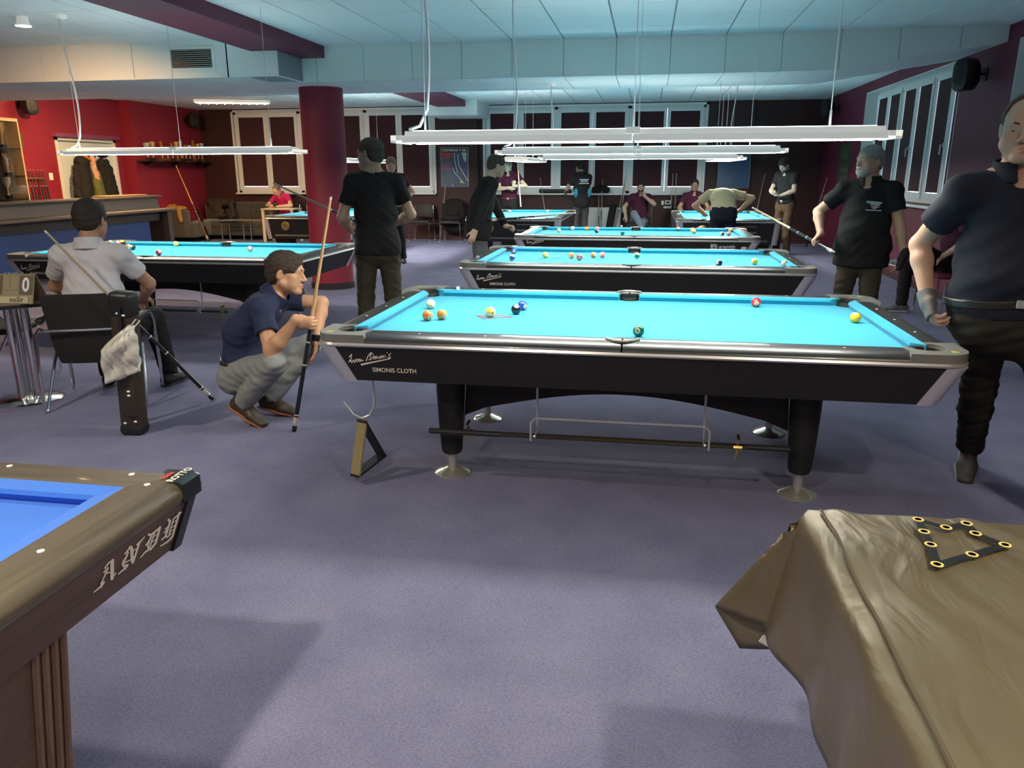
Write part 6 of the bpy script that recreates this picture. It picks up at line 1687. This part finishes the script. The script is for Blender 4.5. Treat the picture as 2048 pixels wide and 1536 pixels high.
# poster with title
po = thing('poster', 'colourful billiards poster titled ODMIANA 9 BIL between the windows', 'poster', (-4.32, YB - .12, 1.645))
link('sheet', MB().bb(-.32, .32, -.006, -.001, -.435, .435), mat('poster_blue', (.045, .075, .12), .4, noise=(6, .5)), po)
def flat(poly, m, nm, y): return link(nm, MB().prism(poly, 1, y - .0008, y), m, po)
flat([(-.31, .425), (.31, .425), (.31, .33), (-.31, .33)], m_dark, 'title_band', -.0065)
flat([(-.31, .33), (-.02, .33), (-.10, .22), (-.16, .19), (-.24, .23), (-.31, .15)], mat('poster_red', (.30, .03, .03), .4), 'red_area', -.0065)
flat([(-.31, .10), (-.09, .14), (-.08, -.16), (-.15, -.09), (-.31, -.05)], mat('poster_mauve', (.20, .08, .14), .4), 'mauve_area', -.0065)
flat([(.10, .20), (.31, .33), (.31, -.30), (.22, -.20), (.10, .02)], mat('poster_indigo', (.06, .07, .14), .4), 'indigo_area', -.0066)
flat([(.17, .33), (.29, .33), (.28, .13), (.24, .12), (.20, .22)], mat('poster_grey', (.40, .42, .38), .4), 'pale_area', -.0072)
mb = MB()
for pts in ([(-.0, .31), (.01, .12), (.05, -.04), (.07, -.13)], [(.08, .28), (.10, .05), (.18, -.10), (.28, -.25), (.31, -.30)], [(-.05, .0), (.0, -.12), (.10, -.22), (.22, -.36)]): ribbon(mb, pts, .012, lambda p: (p[0], -.0078, p[1]))
link('white_lines', mb.mesh('lines', 0), m_white, po)
flat([(.155 + .035 * math.cos(2 * PI * k / 14), -.32 + .035 * math.sin(2 * PI * k / 14)) for k in range(14)], mat('poster_ball', (.50, .45, .20), .4), 'ball_picture', -.0074)
me = text_mesh('ODMIANA 9 BIL', .083, .001, align='CENTER')
me.transform(Matrix(((1, 0, 0, 0), (0, 0, -1, -.0075), (0, 1, 0, .352), (0, 0, 0, 1)))); link('title', me, m_white, po)
me = text_mesh('2', .06, .001, align='CENTER'); me.transform(Matrix(((1, 0, 0, -.06), (0, 0, -1, -.0075), (0, 1, 0, -.41), (0, 0, 0, 1)))); link('page_number', me, m_white, po)
link('frame', MB().tube([(-.322, -.006, -.437), (.322, -.006, -.437), (.322, -.006, .437), (-.322, -.006, .437)], .006, 5, close=True), m_steel, po)
pb_ = thing('poster', 'plain blue framed poster on the back wall behind the bending man', 'poster', (1.915, YB - .10, 1.54))
link('sheet', MB().bb(-.33, .33, -.006, -.001, -.345, .345), mat('poster_steelblue', (.055, .11, .20), .25, noise=(4, .35)), pb_)
link('frame', MB().tube([(-.332, -.006, -.347), (.332, -.006, -.347), (.332, -.006, .347), (-.332, -.006, .347)], .005, 5, close=True), m_steel, pb_)
pc_ = thing('poster', 'dark green poster on the burgundy wall beside the window', 'poster', (XR, 11.75, 1.58))
link('sheet', MB().bb(-.006, -.001, -.42, .42, -.46, .46), mat('poster_green', (.055, .065, .04), .4, noise=(9, .6)), pc_)
for (y0, y1, z0, z1) in ((-.30, .30, .18, .34), (-.34, .28, -.05, .02), (-.30, .25, -.22, -.12)): link('picture_field', MB().bb(-.0068, -.006, y0, y1, z0, z1), mat('poster_olive', (.11, .12, .07), .4, noise=(20, .7)), pc_)
# things on the sill
sc_ = thing('cue_case', 'black cue case lying on the window sill beside the man in the jersey', 'cue case', (-1.99, YB - .05, 1.071))
link('case_body', rbox((0, 0, .045), (.74, .11, .085), .025, 3), m_coatblk, sc_); link('zip', MB().tube([(-.35, -.058, .05), (.35, -.058, .05)], .003, 5), m_steel, sc_)
garment('backpack', 'black bag slumped on the window sill', (-.96, YB - .05, 1.07), [('e', (0, 0, .09), (.20, .07, .10)), ('c', (-.14, 0, .05), (.16, 0, .05), .045, .04), ('x', (0, 0, .002), (0, 0, -1))], m_coatblk, fold=.006, cat='bag')
def wall_cue(label, xa, ya, xb, yb, wall=YB, **kw):
    """cue leaning to the back wall through two pixels"""
    a = px_on(xa, ya, 1, wall - .28); b = px_on(xb, yb, 1, wall - .05); d = b - a
    k0 = (a.z - .008) / d.z; base = a - d * k0
    cue(label, base, b, **kw)
G_ = dict(shaft=(.40, .34, .24), rings=False)
wall_cue('cue leaning by the colourful poster', 887, 410, 893, 352, **G_)
wall_cue('cue leaning at the window sill behind the far left table', 1089, 415, 1080, 355, **G_)
wall_cue('short cue leaning at the radiator', 1198, 462, 1197, 380, **G_)
wall_cue('tall cue leaning at the radiator', 1202, 462, 1205, 358, **G_)
wall_cue('slanted cue between radiator and seated man, tip higher', 1230, 460, 1252, 352, **G_)
wall_cue('slanted cue between radiator and seated man, tip lower', 1240, 455, 1250, 364, **G_)
wall_cue('left one of two upright cues by the thermostat', 1342, 410, 1346, 347, **G_)
wall_cue('right one of two upright cues by the thermostat', 1350, 412, 1353, 347, **G_)
wall_cue('cue leaning by the plain blue poster', 1515, 415, 1530, 348, **G_)
bs = px_on(1626, 487, 2, .01)
cue('cue leaning in the corner by the green poster', (3.42, 12.9, .01), (3.66, 12.75, 1.42), **G_)
tag(link('cue_bag', rbox((-.72, YB - .22, .42), (.16, .12, .84), .04, 2, Matrix.Rotation(.16, 3, 'Y')), m_coatblk), 'black cue bag leaning right of the radiator', 'cue bag')

# ------------------------------------------------------------------ speakers
def speaker(label, loc, rz, sc=1.0):
    t = thing('loudspeaker', label, 'speaker', loc, rz)
    rings = []
    for y, w_, h_ in ((-.10, .07, .11), (-.04, .115, .165), (.08, .125, .175), (.11, .11, .16), (.12, .08, .13)):
        rings.append([(w_ * sc * (abs(math.cos(a)) ** .6) * (1 if math.cos(a) >= 0 else -1), y * sc, h_ * sc * (abs(math.sin(a)) ** .6) * (1 if math.sin(a) >= 0 else -1)) for a in [2 * PI * k / 20 for k in range(20)]])
    link('cabinet', MB().loft(rings), m_black, t)
    link('grille', MB().lathe([(.0005, .126 * sc), (.075 * sc, .124 * sc), (.08 * sc, .118 * sc)], 20, (0, 0, -.03 * sc), axis=1), mat('grille_dark', (.02, .02, .022), .8), t)
    link('bracket', MB().tube([(0, -.10 * sc, 0), (0, -.17 * sc, .01), (0, -.20 * sc, .01)], .016, 8).box((0, -.205 * sc, .01), (.07, .012, .14)), m_black, t)
    return t
speaker('black loudspeaker on the burgundy wall beside the near window edge', (XR - .21, 5.62, 2.56), PI / 2 + .35)
speaker('black loudspeaker high in the far right corner', (XR - .21, 12.6, 2.72), PI / 2 + .3)
speaker('black loudspeaker on the red wall above the trophies', (XP + .21, 13.15, 2.72), -PI / 2 - .3)
speaker('black loudspeaker on the red wall above the cabinet', (XL + .225, 8.45, 2.70), -PI / 2 - .2)

# ------------------------------------------------------------------ ceiling fittings that give the warm light
def tube_light(label, loc, rz, L_, col, es, on=True):
    t = thing('ceiling_tube_light', label, 'ceiling light', loc, rz)
    link('tray', MB().prism([(-.12, 0), (.12, 0), (.09, -.055), (-.09, -.055)], 0, -L_ / 2, L_ / 2), m_lamp, t)
    link('tube', MB().bb(-L_ / 2 + .03, L_ / 2 - .03, -.06, .06, -.064, -.056), mat('tube_glow_%d' % es, (.9, .9, .9), .4, emit=col, es=es), t)
    for k in range(9): link('louvre', MB().bb(-L_ / 2 + .1 + k * (L_ - .2) / 8 - .003, -L_ / 2 + .1 + k * (L_ - .2) / 8 + .003, -.08, .08, -.085, -.058), m_white, t)
    return t
tube_light('lit tube light on the ceiling above the lounge corner', (-8.55, 11.6, H), .35, 1.5, (1, .66, .36), 16)
tube_light('lit louvred tube light on the ceiling by the cabinet', (-9.9, 8.5, H), .1, 1.5, (1, .62, .32), 8)
FRONT_COL = (1.0, .88, .72)
def downlight(label, loc, power, size=.10, col=WARM_COL, aim=None, spread=150):
    t = thing('ceiling_spotlight', label, 'ceiling light', loc)
    link('housing', MB().lathe([(.05, 0), (.055, -.05), (.075, -.085), (.070, -.085), (.05, -.05), (.0005, -.045)], 20), m_lamp, t)
    link('bulb', MB().sphere((0, 0, -.066), .028, 12, 8), mat('bulb_glow', (1, .9, .8), .3, emit=(1, .72, .42), es=60), t)
    ld = bpy.data.lights.new('bulb_light', 'AREA'); ld.shape = 'DISK'; ld.size = size; ld.energy = power; ld.color = col; ld.spread = math.radians(spread)
    lo_ = bpy.data.objects.new('bulb_light', ld); C.objects.link(lo_); lo_.parent = t; lo_.location = (0, 0, -.10)
    if aim: lo_.rotation_euler = Vector(aim).to_track_quat('-Z', 'Y').to_euler()
    return t
downlight('glowing warm ceiling spotlight near the purple beam', (-5.95, 3.0, H), 14, aim=(-.4, .6, -1.6))
downlight('warm ceiling spotlight above the bar', (-8.4, 7.3, H), 40, aim=(-.4, .6, -1))
downlight('warm ceiling spotlight above the camera side carom table', (-1.13, -4.0, H), 18, .16, FRONT_COL)
downlight('warm ceiling spotlight above the covered table', (1.6, -3.3, H), 12, .16, FRONT_COL)
downlight('warm ceiling spotlight in front of the seated man', (-3.6, -2.2, H), 16, .16, FRONT_COL)
downlight('warm ceiling spotlight behind the covered table', (.6, -6.2, H), 15, .16, FRONT_COL)
